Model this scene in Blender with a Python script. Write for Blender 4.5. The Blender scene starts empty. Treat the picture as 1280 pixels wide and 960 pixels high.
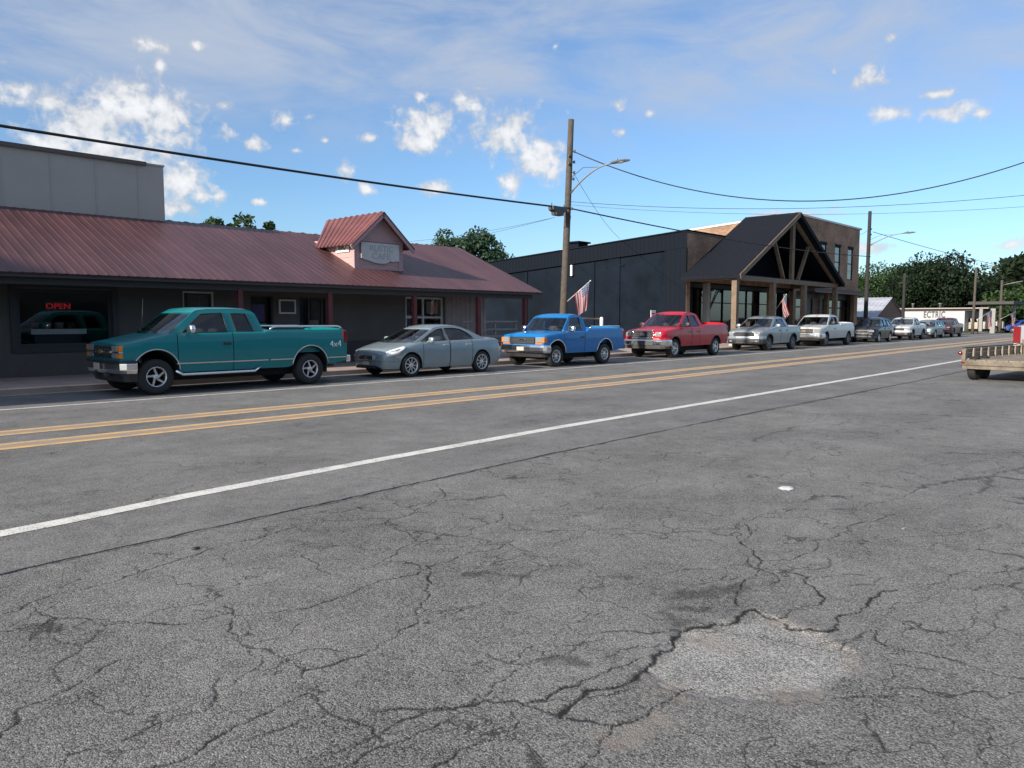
import bpy, bmesh, math, random
import numpy as np
from mathutils import Vector, Matrix
from mathutils.geometry import tessellate_polygon
random.seed(7)
SC = bpy.context.scene
COL = SC.collection
R = math.radians
# ------------------------------------------------------------------ camera model
# World: X runs along the road, Y across it towards the buildings, camera 1.6 m above the lot.
F, H, HY, VPX = 962.0, 1.6, 400.0, 1540.0
PITCH = math.atan((480 - HY) / F)
YAW = math.atan((VPX - 640) * math.cos(PITCH) / F)
_fh = np.array([math.cos(YAW), math.sin(YAW), 0.])
_rt = np.array([math.sin(YAW), -math.cos(YAW), 0.])
_z = np.array([0, 0, 1.])
_fw = _fh * math.cos(PITCH) - _z * math.sin(PITCH)
_up = _fh * math.sin(PITCH) + _z * math.cos(PITCH)
def ray(x, y): return _fw + _rt * (x - 640) / F + _up * (480 - y) / F
def G(x, y, z=0.):
    d = ray(x, y); t = (z - H) / d[2]; return (d[0] * t, d[1] * t)
def at(x, y, Y):
    d = ray(x, y); t = Y / d[1]; return (d[0] * t, Y, H + d[2] * t)
def xat(x, Y, y=390): return at(x, y, Y)[0]
def bend(X):
    t = max(0., X - 14.); return 0.028 * t if t > 8 else 0.028 * t * t / 16 + 0.028 * t * 0.5 * (t / 8)

# ------------------------------------------------------------------ materials
def mat(name, col=(.5, .5, .5), rough=.6, metal=0., coat=0., spec=None, emis=None, bump=0., bscale=40., var=0., vscale=3., alpha=None):
    m = bpy.data.materials.new(name); m.use_nodes = True
    nt = m.node_tree; b = nt.nodes['Principled BSDF']
    b.inputs['Base Color'].default_value = (*col, 1)
    b.inputs['Roughness'].default_value = rough
    b.inputs['Metallic'].default_value = metal
    b.inputs['Coat Weight'].default_value = coat
    b.inputs['Coat Roughness'].default_value = .06
    if spec is not None: b.inputs['Specular IOR Level'].default_value = spec
    if emis:
        b.inputs['Emission Color'].default_value = (*emis[0], 1); b.inputs['Emission Strength'].default_value = emis[1]
    tc = None
    if bump or var:
        tc = nt.nodes.new('ShaderNodeTexCoord')
    if var:
        n = nt.nodes.new('ShaderNodeTexNoise'); n.inputs['Scale'].default_value = vscale; n.inputs['Detail'].default_value = 6; n.inputs['Roughness'].default_value = .65
        nt.links.new(tc.outputs['Object'], n.inputs['Vector'])
        r = nt.nodes.new('ShaderNodeMapRange'); r.inputs[1].default_value = .3; r.inputs[2].default_value = .7
        r.inputs[3].default_value = 1 - var; r.inputs[4].default_value = 1 + var
        nt.links.new(n.outputs['Fac'], r.inputs[0])
        mx = nt.nodes.new('ShaderNodeVectorMath'); mx.operation = 'SCALE'; mx.inputs[0].default_value = col
        nt.links.new(r.outputs[0], mx.inputs['Scale']); nt.links.new(mx.outputs[0], b.inputs['Base Color'])
    if bump:
        n = nt.nodes.new('ShaderNodeTexNoise'); n.inputs['Scale'].default_value = bscale; n.inputs['Detail'].default_value = 5
        nt.links.new(tc.outputs['Object'], n.inputs['Vector'])
        bp = nt.nodes.new('ShaderNodeBump'); bp.inputs['Strength'].default_value = bump; bp.inputs['Distance'].default_value = .02
        nt.links.new(n.outputs['Fac'], bp.inputs['Height']); nt.links.new(bp.outputs[0], b.inputs['Normal'])
    return m
def glass_mat(name, tint=.3, col=(1, 1, 1), rough=.02):
    m = bpy.data.materials.new(name); m.use_nodes = True; nt = m.node_tree; nt.nodes.clear()
    o = nt.nodes.new('ShaderNodeOutputMaterial'); t = nt.nodes.new('ShaderNodeBsdfTransparent')
    t.inputs[0].default_value = (tint * col[0], tint * col[1], tint * col[2], 1)
    g = nt.nodes.new('ShaderNodeBsdfGlossy'); g.inputs['Roughness'].default_value = rough; g.inputs[0].default_value = (.95, .97, 1, 1)
    ge = nt.nodes.new('ShaderNodeNewGeometry'); dp = nt.nodes.new('ShaderNodeVectorMath'); dp.operation = 'DOT_PRODUCT'
    nt.links.new(ge.outputs['Normal'], dp.inputs[0]); nt.links.new(ge.outputs['Incoming'], dp.inputs[1])
    def mt(op, a, c=0.):
        n = nt.nodes.new('ShaderNodeMath'); n.operation = op; nt.links.new(a, n.inputs[0]); n.inputs[1].default_value = c; return n.outputs[0]
    ab = mt('ABSOLUTE', dp.outputs['Value']); iv = nt.nodes.new('ShaderNodeMath'); iv.operation = 'SUBTRACT'; iv.inputs[0].default_value = 1.; nt.links.new(ab, iv.inputs[1])
    f = nt.nodes.new('ShaderNodeMath'); f.operation = 'MULTIPLY_ADD'; nt.links.new(mt('POWER', iv.outputs[0], 4.), f.inputs[0]); f.inputs[1].default_value = .93; f.inputs[2].default_value = .06
    x = nt.nodes.new('ShaderNodeMixShader')
    nt.links.new(f.outputs[0], x.inputs[0]); nt.links.new(t.outputs[0], x.inputs[1]); nt.links.new(g.outputs[0], x.inputs[2]); nt.links.new(x.outputs[0], o.inputs[0])
    return m
def paint(name, col, metal=.35, rough=.38):
    return mat(name, col, rough, metal, coat=.45, var=.05, vscale=2., spec=.35)

M = {}
M['chrome'] = mat('chrome', (.80, .81, .82), .2, 1.)
M['alloy'] = mat('alloy', (.62, .63, .65), .3, .9)
M['alloy_dark'] = mat('alloy_dark', (.2, .2, .21), .45, .6)
M['black'] = mat('black_plastic', (.02, .02, .022), .5)
M['trim'] = mat('grey_plastic', (.06, .062, .065), .55)
M['rubber'] = mat('tyre_rubber', (.018, .018, .019), .75, bump=.3, bscale=60)
M['under'] = mat('underbody', (.012, .012, .013), .85)
M['cabin'] = mat('cabin_trim', (.05, .05, .055), .8)
M['seat'] = mat('seat_cloth', (.11, .11, .115), .85)
M['glass'] = glass_mat('car_glass', .62, (.92, .97, .98))
M['tint'] = glass_mat('tinted_glass', .2, (.9, .95, 1.))
M['sedanglass'] = glass_mat('sedan_glass', .38, (.85, 1., .98))
M['pane'] = glass_mat('window_pane', .7)
M['darkpane'] = glass_mat('dark_pane', .22, (.8, .9, 1.))
M['lens'] = mat('lamp_lens', (.36, .36, .36), .12, .35, coat=.8)
M['clearlens'] = mat('clear_lens', (.85, .86, .87), .06, .2, coat=1.)
M['amber'] = mat('amber_lens', (.75, .2, .02), .2, coat=.6)
M['redlens'] = mat('red_lens', (.17, .006, .008), .2, coat=.6)
M['white'] = mat('white_paint', (.75, .75, .73), .5, var=.06)
M['plate'] = mat('plate', (.5, .42, .36), .5)
M['gold'] = mat('emblem_gold', (.55, .42, .15), .3, .8)
M['teal'] = paint('teal_paint', (.0, .168, .185), .05)
M['sedan'] = paint('grey_green_paint', (.235, .29, .315), .4)
M['blue'] = paint('blue_paint', (.002, .145, .41), .05)
M['red'] = paint('red_paint', (.40, .007, .022), .05)
M['silver'] = paint('silver_paint', (.27, .30, .33), .5)
M['whitecar'] = paint('white_car_paint', (.44, .46, .48), .05)
M['navy'] = paint('dark_blue_paint', (.008, .011, .02), .2)
M['greysuv'] = paint('grey_suv_paint', (.17, .22, .25), .4)
M['maroon'] = paint('maroon_paint', (.06, .008, .014), .2)
M['tan'] = paint('tan_paint', (.42, .38, .32), .1)
M['farblue'] = paint('far_blue_paint', (.02, .06, .3), .2)

# ------------------------------------------------------------------ mesh helpers
class MB:
    def __init__(s): s.v = []; s.f = []; s.mi = []; s.m = 0; s.sm = []; s.smooth = False
    def add(s, vs, fs):
        o = len(s.v); s.v += [tuple(float(c) for c in p) for p in vs]
        for f in fs: s.f.append([o + i for i in f]); s.mi.append(s.m); s.sm.append(s.smooth)
        return s
    def box(s, x0, x1, y0, y1, z0, z1):
        vs = [(x, y, z) for x in (x0, x1) for y in (y0, y1) for z in (z0, z1)]
        return s.add(vs, [(0, 1, 3, 2), (4, 6, 7, 5), (0, 4, 5, 1), (2, 3, 7, 6), (0, 2, 6, 4), (1, 5, 7, 3)])
    def bar(s, a, b, w, h, up=(0, 0, 1)):
        a = Vector(a); b = Vector(b); d = (b - a).normalized(); u = Vector(up)
        if abs(d.dot(u)) > .98: u = Vector((0, 1, 0))
        sd = d.cross(u).normalized(); u = sd.cross(d)
        vs = []
        for p in (a, b):
            for i, j in ((-1, -1), (1, -1), (1, 1), (-1, 1)): vs.append(p + sd * (i * w / 2) + u * (j * h / 2))
        return s.add(vs, [(3, 2, 1, 0), (4, 5, 6, 7), (0, 1, 5, 4), (1, 2, 6, 5), (2, 3, 7, 6), (3, 0, 4, 7)])
    def quad(s, a, b, c, d): return s.add([a, b, c, d], [(0, 1, 2, 3)])
    def rings(s, rings, close=True, cap=True):
        n = len(rings[0]); vs = [p for r in rings for p in r]; fs = []
        for i in range(len(rings) - 1):
            for j in range(n if close else n - 1):
                k = (j + 1) % n; fs.append((i * n + j, i * n + k, (i + 1) * n + k, (i + 1) * n + j))
        if cap and close:
            fs.append(tuple(range(n - 1, -1, -1))); fs.append(tuple((len(rings) - 1) * n + j for j in range(n)))
        return s.add(vs, fs)
    def tube(s, path, r, n=8, cap=True):
        P = [Vector(p) for p in path]; rs = r if isinstance(r, (list, tuple)) else [r] * len(P); out = []
        pu = None
        for i, p in enumerate(P):
            d = (P[min(i + 1, len(P) - 1)] - P[max(i - 1, 0)]).normalized()
            u = pu if pu else (Vector((0, 0, 1)) if abs(d.z) < .9 else Vector((1, 0, 0)))
            sd = d.cross(u).normalized(); u = sd.cross(d).normalized(); pu = u
            out.append([p + (sd * math.cos(2 * math.pi * k / n) + u * math.sin(2 * math.pi * k / n)) * rs[i] for k in range(n)])
        sm = s.smooth; s.smooth = True; s.rings(out, True, cap); s.smooth = sm; return s
    def prism(s, poly, axis, a, b):   # poly in the two other axes
        def p3(p, t):
            return {'x': (t, p[0], p[1]), 'y': (p[0], t, p[1]), 'z': (p[0], p[1], t)}[axis]
        return s.rings([[p3(p, a) for p in poly], [p3(p, b) for p in poly]])
    def lathe_y(s, prof, c, n=24, cap=False):   # prof (r, y)
        rs = [[(c[0] + r * math.cos(2 * math.pi * k / n), c[1] + y, c[2] + r * math.sin(2 * math.pi * k / n)) for k in range(n)] for r, y in prof]
        sm = s.smooth; s.smooth = True; s.rings(rs, True, cap); s.smooth = sm; return s
    def lathe_z(s, prof, c, n=16, cap=True):
        rs = [[(c[0] + r * math.cos(2 * math.pi * k / n), c[1] + r * math.sin(2 * math.pi * k / n), c[2] + z) for k in range(n)] for r, z in prof]
        sm = s.smooth; s.smooth = True; s.rings(rs, True, cap); s.smooth = sm; return s
    def ell(s, c, r, n=10, m=6, pw=1.0):
        rs = []
        def sg(v): return math.copysign(abs(v) ** pw, v)
        for i in range(1, m):
            th = math.pi * i / m
            rs.append([(c[0] + r[0] * sg(math.sin(th)) * sg(math.cos(2 * math.pi * k / n)), c[1] + r[1] * sg(math.sin(th)) * sg(math.sin(2 * math.pi * k / n)), c[2] + r[2] * sg(math.cos(th))) for k in range(n)])
        sm = s.smooth; s.smooth = True; s.rings(rs); s.smooth = sm; return s
    def build(s, name, mats, parent=None, bevel=0, seg=2, merge=True, loc=None, fixn=True):
        if not isinstance(mats, (list, tuple)): mats = [mats]
        me = bpy.data.meshes.new(name); me.from_pydata(s.v, [], s.f)
        for m in mats: me.materials.append(m)
        me.polygons.foreach_set('material_index', s.mi); me.polygons.foreach_set('use_smooth', s.sm)
        bm = bmesh.new(); bm.from_mesh(me)
        if merge: bmesh.ops.remove_doubles(bm, verts=bm.verts, dist=1e-4)
        if fixn: bmesh.ops.recalc_face_normals(bm, faces=bm.faces)
        if bevel: bmesh.ops.bevel(bm, geom=list(bm.edges), offset=bevel, segments=seg, affect='EDGES', profile=.6, clamp_overlap=True)
        bm.to_mesh(me); bm.free()
        o = bpy.data.objects.new(name, me); COL.objects.link(o)
        if parent: o.parent = parent
        if loc: o.location = loc
        return o
def empty(name, label, cat, loc=(0, 0, 0), rz=0., group=None):
    o = bpy.data.objects.new(name, None); COL.objects.link(o); o.location = loc; o.rotation_euler = (0, 0, rz)
    o.empty_display_size = .2
    return tag(o, label, cat, group)
def tag(o, label=None, cat=None, group=None, kind=None):
    if label: o['label'] = label
    if cat: o['category'] = cat
    if group: o['group'] = group
    if kind: o['kind'] = kind
    return o
def sharp(o, deg=35):
    me = o.data
    bm = bmesh.new(); bm.from_mesh(me)
    for e in bm.edges:
        e.smooth = not (len(e.link_faces) == 2 and e.calc_face_angle(0) > R(deg))
    for f in bm.faces: f.smooth = True
    bm.to_mesh(me); bm.free(); return o
def lerp(pts, x):
    if x <= pts[0][0]: return pts[0][1]
    for (a, va), (b, vb) in zip(pts, pts[1:]):
        if x <= b: return va + (vb - va) * (x - a) / (b - a) if b > a else vb
    return pts[-1][1]
def text_obj(name, txt, size, m, parent, loc, rot, ext=.004, sx=1., sp=1., bold=0.):
    cu = bpy.data.curves.new(name, 'FONT'); cu.body = txt; cu.size = size; cu.extrude = ext; cu.align_x = 'CENTER'; cu.align_y = 'CENTER'; cu.space_character = sp; cu.offset = bold
    t = bpy.data.objects.new(name, cu); COL.objects.link(t)
    dg = bpy.context.evaluated_depsgraph_get()
    me = bpy.data.meshes.new_from_object(t.evaluated_get(dg)); bpy.data.objects.remove(t)
    me.materials.clear(); me.materials.append(m)
    o = bpy.data.objects.new(name, me); COL.objects.link(o); o.parent = parent; o.location = loc; o.rotation_euler = rot; o.scale = (sx, 1, 1)
    return o
SKY_STR, SUN_STR, EXPOSURE = .054, 3.1, 1.40
SKY_TINT = (.80, 1.0, 1.20); CUM_COL = (6.6, 6.7, 6.9); CIR_COL = (3.5, 4.0, 4.9, 1)
# ------------------------------------------------------------------ vehicles
# local frame: x from the front bumper backwards, y across (driver's side is -y), z up
def wheel(parent, x, y, R_, tw, rim='spoke', n=5, side=-1, rr=.62, rm='alloy'):
    s = side; c = (0, 0, 0)
    hub = MB(); hub.m = 0
    hub.lathe_y([(.01, -s * tw * .1), (R_ * rr * .97, -s * tw * .1), (R_ * rr * .97, -s * tw * .4), (.01, -s * tw * .4)], c, 20)
    w = hub.build('wheel', M['under'], parent, loc=(x, y, R_))
    t = MB(); a = tw / 2
    t.lathe_y([(R_ * rr, a * .82), (R_ * (rr + .04), a * .98), (R_ * .86, a), (R_ * .955, a * .9), (R_, a * .66), (R_, 0), (R_, -a * .66), (R_ * .955, -a * .9), (R_ * .86, -a), (R_ * (rr + .04), -a * .98), (R_ * rr, -a * .82)], c, 32)
    t.build('tyre', M['rubber'], w)
    r = MB(); q = R_ * rr; o = s * a
    r.lathe_y([(q * 1.0, o * .8), (q * 1.03, o * .96), (q * .95, o * .98), (q * .88, o * .7), (q * .86, o * .1)], c, 28)
    if rim == 'disc':
        r.lathe_y([(q * .9, o * .6), (q * .6, o * .75), (q * .34, o * .62), (q * .3, o * .95), (.005, o * .98)], c, 24)
    else:
        r.lathe_y([(q * .3, o * .45), (q * .28, o * .82), (q * .16, o * .9), (.005, o * .9)], c, 20)
        for k in range(n):
            th = 2 * math.pi * k / n; tws = .55 if rim == 'star' else 0.
            wi = q * (.30 if rim == 'star' else (.17 if n > 6 else .22)); wo = q * (.16 if rim == 'star' else (.11 if n > 6 else .2))
            def pt(rad, ang, off, yy):
                return (rad * math.cos(ang) - off * math.sin(ang), yy, rad * math.sin(ang) + off * math.cos(ang))
            i0, i1 = q * .2, q * .94; th2 = th + tws
            vs = [pt(i0, th, -wi / 2, o * .8), pt(i0, th, wi / 2, o * .8), pt(i1, th2, wo / 2, o * .78), pt(i1, th2, -wo / 2, o * .78),
                  pt(i0, th, -wi / 2, o * .45), pt(i0, th, wi / 2, o * .45), pt(i1, th2, wo / 2, o * .45), pt(i1, th2, -wo / 2, o * .45)]
            r.add(vs, [(0, 1, 2, 3), (7, 6, 5, 4), (0, 4, 5, 1), (1, 5, 6, 2), (2, 6, 7, 3), (3, 7, 4, 0)])
    r.build('rim', M[rm], w)
    return w

def sweep_strip(mb, path, prof):
    """path: half plan [(x,y>0)...] from the side to the centre; prof: [(out,z)...] closed; mirrored across y=0"""
    full = [(x, -y) for x, y in path] + [(x, y) for x, y in reversed(path) if y > 1e-4]
    rs = []
    for i, (x, y) in enumerate(full):
        a = full[max(i - 1, 0)]; b = full[min(i + 1, len(full) - 1)]
        d = Vector((b[0] - a[0], b[1] - a[1], 0)).normalized(); nrm = Vector((-d.y, d.x, 0))
        rs.append([(x + nrm.x * o, y + nrm.y * o, z) for o, z in prof])
    mb.rings(rs)

def vehicle(name, label, cat, X0, Yc, p, yaw=0., group='vehicles parked nose to tail along the far kerb', Z0=0., flip=False):
    root = empty(name, label, cat, (X0, Yc, Z0), yaw + (math.pi if flip else 0), group)
    L, W, pm = p['L'], p['W'], M[p['paint']]
    rr = p.get('rr', .05); cr = p.get('crown', .05)
    bed = p.get('bed'); pit = p['pit']; Rw, Ra, tw = p['R'], p['Ra'], p.get('tw', .25)
    xw = p['wheels']; zc = p.get('zc', Rw)
    # stations
    xs = set()
    for k in ('top', 'sill', 'plan'): xs |= {round(x, 4) for x, _ in p[k]}
    for w in xw:
        for k in range(17): xs.add(round(w - Ra * math.cos(math.pi * k / 16) * .999, 4))
    for d0, d1 in p['doors']:
        for d in (d0, d1): xs |= {round(d - .008, 4), round(d + .008, 4)}
    x = 0.
    while x < L: xs.add(round(x, 4)); x += .16
    xs |= {0., L}
    xs = sorted(v for v in xs if 0 <= v <= L)
    cl = [xs[0]]
    gaps = {round(d + e, 4) for dd in p['doors'] for d in dd for e in (-.008, .008)}
    for v in xs[1:]:
        if v - cl[-1] > .004 or v in gaps: cl.append(v)
    st = []      # (x, mode)
    opens = [(pit[0], pit[1], pit[2], 'pit')] + ([(bed[0], bed[1], bed[2], 'bed')] if bed else [])
    for v in cl:
        st.append(v)
    stations = []
    marks = sorted({o[0] for o in opens} | {o[1] for o in opens})
    for v in sorted(set(cl) | set(marks)):
        inside = [o for o in opens if o[0] < v < o[1]]
        b0 = [o for o in opens if abs(o[0] - v) < 1e-6]; b1 = [o for o in opens if abs(o[1] - v) < 1e-6]
        if inside: stations.append((v, inside[0]))
        elif b1 and b0: stations += [(v, b1[0]), (v, None), (v, b0[0])]
        elif b0: stations += [(v, None), (v, b0[0])]
        elif b1: stations += [(v, b1[0]), (v, None)]
        else: stations.append((v, None))
    zs = p['rows']
    def zb(x):
        z = lerp(p['sill'], x)
        for w in xw:
            if abs(x - w) < Ra: z = max(z, zc + math.sqrt(Ra * Ra - (x - w) ** 2))
        return z
    def hw(x, z): return W / 2 * lerp(p['plan'], x) * lerp(p['side'], z)
    rings = []
    for (x, o) in stations:
        t = lerp(p['top'], x); b = min(zb(x), t - rr - .02); hs = hw(x, t - rr)
        r = [(0, b)] + [(hw(x, min(max(z, b), t - rr)), min(max(z, b), t - rr)) for z in zs] + [(hs, t - rr), (hs - rr * .12, t - rr * .45), (hs - rr * .5, t - rr * .1), (hs - rr, t)]
        if o: 
            ri = .07 if o[3] == 'bed' else .09
            r += [(hs - rr - ri, t), (hs - rr - ri, o[2]), (0, o[2])]
        else: r += [(hs * .8, t + cr * .45), (hs * .45, t + cr * .85), (0, t + cr)]
        rings.append(r)
    n = len(rings[0]); nz = len(zs)
    body = MB(); body.smooth = True
    doors = [MB() for _ in p['doors']]
    for sgn in (-1, 1):
        pts = [[(stations[i][0], sgn * y, z) for y, z in rings[i]] for i in range(len(stations))]
        for i in range(len(stations) - 1):
            xa, xb = stations[i][0], stations[i + 1][0]; xm = (xa + xb) / 2
            for j in range(n - 1):
                tgt = body
                if 1 <= j <= nz + 2 and xb > xa:
                    skip = False
                    for k, (d0, d1) in enumerate(p['doors']):
                        if any(abs(xm - d) < .0085 for d in (d0, d1)) and zs[0] + .04 < (rings[i][j][1] + rings[i][j + 1][1]) / 2: skip = True
                        elif d0 < xm < d1: tgt = doors[k]
                    if skip: continue
                op = stations[i][1] if stations[i][1] is stations[i + 1][1] else None
                tgt.smooth = True
                if tgt is body:
                    tgt.m = 1 if j == 0 else (2 if (op or (xa == xb)) and j >= nz + 4 and (op is None or op[3] == 'pit') and xa != (bed[1] if bed else -1) else 0)
                q = [pts[i][j], pts[i][j + 1], pts[i + 1][j + 1], pts[i + 1][j]]
                tgt.add(q, [(0, 1, 2, 3)])
        # nothing else
    body.m = 0
    for i in (0, len(stations) - 1):
        x = stations[i][0]; r = rings[i]
        for j in range(n - 1):
            (ya, za), (yb_, zb_) = r[j], r[j + 1]
            body.add([(x, -ya, za), (x, ya, za), (x, yb_, zb_), (x, -yb_, zb_)], [(0, 1, 2, 3)])
    bo = body.build('body', [pm, M['under'], M['cabin']], root); sharp(bo, 38)
    for k, d in enumerate(doors):
        # split left and right doors
        for sgn in (-1, 1):
            dd = MB(); dd.smooth = True
            for f in d.f:
                q = [d.v[i] for i in f]
                if sum(v[1] for v in q) * sgn > 0: dd.add(q, [(0, 1, 2, 3)])
            do = dd.build('door', pm, root); sharp(do, 38)
            if 'handle' in p:
                hz = p['handle'][1]; d1 = p['doors'][k][1]; hx = d1 - .26
                h = MB(); yy = sgn * (hw(hx, hz) + .012); h.box(hx, hx + .2, yy - .018, yy + .018, hz - .025, hz + .025)
                h.build('handle', M[p['handle'][0]], do, bevel=.008)
    # ---- greenhouse
    prof = p['prof']; i0, i1 = p['roof']; zb0 = prof[0][1]; zr = max(z for _, z in prof)
    yb0, yr0 = p['yb'], p['yr']
    def yy(z): 
        t = (z - zb0) / (zr - zb0); return yb0 + (yr0 - yb0) * t - .035 * max(0, t - .75) / .25
    outer = list(prof) + [(prof[-1][0], prof[-1][1] - .03), (prof[0][0], prof[0][1] - .03)]
    holes = p['wins']
    allp = outer + [q for h in holes for q in h]
    tris = tessellate_polygon([[Vector((a, b, 0)) for a, b in outer]] + [[Vector((a, b, 0)) for a, b in h] for h in holes])
    th = .045
    for sgn in (-1, 1):
        fr = MB()
        o3 = [(a, sgn * yy(b), b) for a, b in allp]; i3 = [(a, sgn * (yy(b) - th), b) for a, b in allp]
        fr.smooth = False
        fr.add(o3, [tuple(t) for t in tris]); fr.add(i3, [tuple(t) for t in tris])
        k = 0
        for lp in [outer] + holes:
            m_ = len(lp)
            for a in range(m_):
                b = (a + 1) % m_
                fr.add([o3[k + a], o3[k + b], i3[k + b], i3[k + a]], [(0, 1, 2, 3)])
            k += m_
        fr.build('cab_side', pm, root, fixn=True)
    # side windows
    for h in holes:
        for sgn in (-1, 1):
            g = MB(); g.add([(a, sgn * (yy(b) - .02), b) for a, b in h], [tuple(range(len(h)))])
            wo = g.build('side_window', M[p.get('sglass', 'glass')], root, fixn=False)
            if p.get('seal', True):
                g = MB(); g.tube([(a, sgn * (yy(b) + .002), b) for a, b in h + h[:2]], .011, 5, False); g.build('window_seal', M['black'], wo)
    # roof
    bw0, bw1 = p.get('bow', (.2, .09))
    ro = MB(); ro.smooth = True; rp = prof[i0:i1 + 1]; cs = [-1, -.93, -.75, -.4, 0, .4, .75, .93, 1]
    if p.get('rslope'): pass
    def rsec(x, z, fb, dz=0, dn=1.):
        return [(x - fb * (1 - s_ * s_), s_ * (yy(z) + .004), z + dz + p.get('rcrown', .05) * dn * (1 - s_ ** 4)) for s_ in cs]
    secs = []
    nn = len(rp)
    for k, (x, z) in enumerate(rp):
        fb = bw1 * max(0, 1 - k / max(1, nn * .5)); dn = .55 if k in (0, nn - 1) else 1.
        if p.get('rear') == 'slope': fb -= bw1 * max(0, (k - nn * .5) / max(1, nn * .5 - 1))
        secs.append(rsec(x, z, fb, .004, dn))
    under = [[(a, b * .97, c - .05) for a, b, c in s_] for s_ in secs]
    ro.rings(secs, close=False, cap=False); ro.rings(under, close=False, cap=False)
    for sa, sb in ((secs[0], under[0]), (secs[-1], under[-1])):
        for k in range(len(cs) - 1): ro.add([sa[k], sa[k + 1], sb[k + 1], sb[k]], [(0, 1, 2, 3)])
    oo = ro.build('roof', pm, root); sharp(oo, 50)
    # windscreen
    def screen(pa, pb, ba, bb, nm, gm, ins=.03):
        g = MB(); g.smooth = True; rows = []
        for t in (0, .33, .66, 1):
            x = pa[0] + (pb[0] - pa[0]) * t; z = pa[1] + (pb[1] - pa[1]) * t; bw = ba + (bb - ba) * t
            rows.append([(x - bw * (1 - s_ * s_), s_ * (yy(z) - ins), z + .01) for s_ in [-1 + k / 5 for k in range(11)]])
        g.rings(rows, close=False, cap=False); return g.build(nm, M[gm], root, fixn=False)
    so_ = screen(prof[0], prof[i0], bw0, bw1, 'windscreen', 'glass')
    for y0 in (-.62, .04):
        g = MB(); pa, pb = prof[0], prof[i0]
        def wp(y, t): 
            bw = bw0 + (bw1 - bw0) * t; s_ = y / yb0; return (pa[0] + (pb[0] - pa[0]) * t - bw * (1 - s_ * s_) - .02, y, pa[1] + (pb[1] - pa[1]) * t + .03)
        g.tube([wp(y0 + .1 * k, .04 + .035 * k) for k in range(6)], .009, 5); g.build('wiper', M['black'], so_)
    if p.get('rear') == 'slope': screen(prof[-1], prof[i1], -bw0 * .7, -bw1, 'rear_window', 'glass')
    else:
        pa, pb = prof[-1], prof[i1]
        def rp_(t, s_):
            x = pa[0] + (pb[0] - pa[0]) * t; z = pa[1] + (pb[1] - pa[1]) * t; return (x, s_ * yy(z), z)
        b = MB(); ts = [0, .16, .86, 1]; ss = [-1, -.8, .8, 1]
        for i in range(3):
            for j in range(3):
                q = [rp_(ts[i], ss[j]), rp_(ts[i], ss[j + 1]), rp_(ts[i + 1], ss[j + 1]), rp_(ts[i + 1], ss[j])]
                if i == 1 and j == 1:
                    g = MB(); g.add([(a - .01, b_, c) for a, b_, c in q], [(0, 1, 2, 3)]); g.build('rear_window', M['tint'], root, fixn=False)
                else: b.add(q, [(0, 1, 2, 3)])
        b.build('cab_back', pm, root)
    # interior
    it = MB(); px0, px1, pf = pit
    it.ell((prof[0][0] + .12, 0, zb0 - .06), (.26, yb0 - .15, .10), 12, 6, .6)
    it.build('dashboard', M['cabin'], root)
    for sx in p.get('seats', []):
        for y in (-.36, .36):
            s_ = MB(); s_.ell((sx, y, pf + .18), (.28, .25, .16), 10, 6, .6); s_.ell((sx + .3, y, pf + .52), (.1, .25, .36), 10, 6, .6); s_.ell((sx + .33, y, zb0 + .13), (.06, .14, .09), 8, 6, .7)
            s_.build('seat', M['seat'], root)
    sw = MB(); sx = p.get('seats', [prof[0][0] + .9])[0] - .42
    sw.tube([(sx + .05 * math.cos(a), -.36 + .18 * math.sin(a), zb0 - .02 + .17 * math.cos(a)) for a in [2 * math.pi * k / 14 for k in range(15)]], .017, 6)
    sw.build('steering_wheel', M['black'], root)
    # chassis + wheels
    c = MB(); c.box(.35, L - .3, -W * .26, W * .26, p.get('ch', (.26, .5))[0], p.get('ch', (.26, .5))[1])
    for w in xw: c.tube([(w, -W / 2 + .25, Rw), (w, W / 2 - .25, Rw)], .06, 8)
    if p.get('truck'):
        c.ell((xw[1], 0, Rw - .02), (.17, .17, .16), 10, 6); c.tube([(L - 1.6, .3, .42), (L - .3, .45, .4)], .035, 8)
    c.build('chassis', M['under'], root)
    for w in xw:
        for sgn in (-1, 1):
            wheel(root, w, sgn * (W / 2 - tw / 2 - p.get('win', .035)), Rw, tw, p.get('rim', 'spoke'), p.get('nsp', 5), sgn, p.get('rr_', .62), p.get('rm', 'alloy'))
    # arch lips
    if p.get('lip'):
        for w in xw:
            for sgn in (-1, 1):
                t = MB(); pth = []
                for k in range(21):
                    a = math.pi * k / 20; x = w - (Ra + .015) * math.cos(a); z = zc + (Ra + .015) * math.sin(a)
                    if z < lerp(p['sill'], x) + .05: z = lerp(p['sill'], x) + .05
                    pth.append((x, sgn * (hw(x, z) + .006), z))
                t.tube(pth, p.get('lipr', .022), 6); t.build('arch_trim', M[p['lip']], root)
    # mirrors
    mx, mz, mm = p['mirror'][0], p['mirror'][1], p['mirror'][2]; ms = p['mirror'][3] if len(p['mirror']) > 3 else 1.
    for sgn in (-1, 1):
        t = MB(); y0 = hw(mx, lerp(p['top'], mx) - rr)
        t.ell((mx, sgn * (y0 + .13), mz), (.06 * ms, .11 * ms, .085 * ms), 10, 8, .65)
        t.bar((mx + .02, sgn * (y0 - .06), mz - .05), (mx, sgn * (y0 + .1), mz - .03), .05, .04)
        t.build('mirror', M[mm], root)
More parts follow.
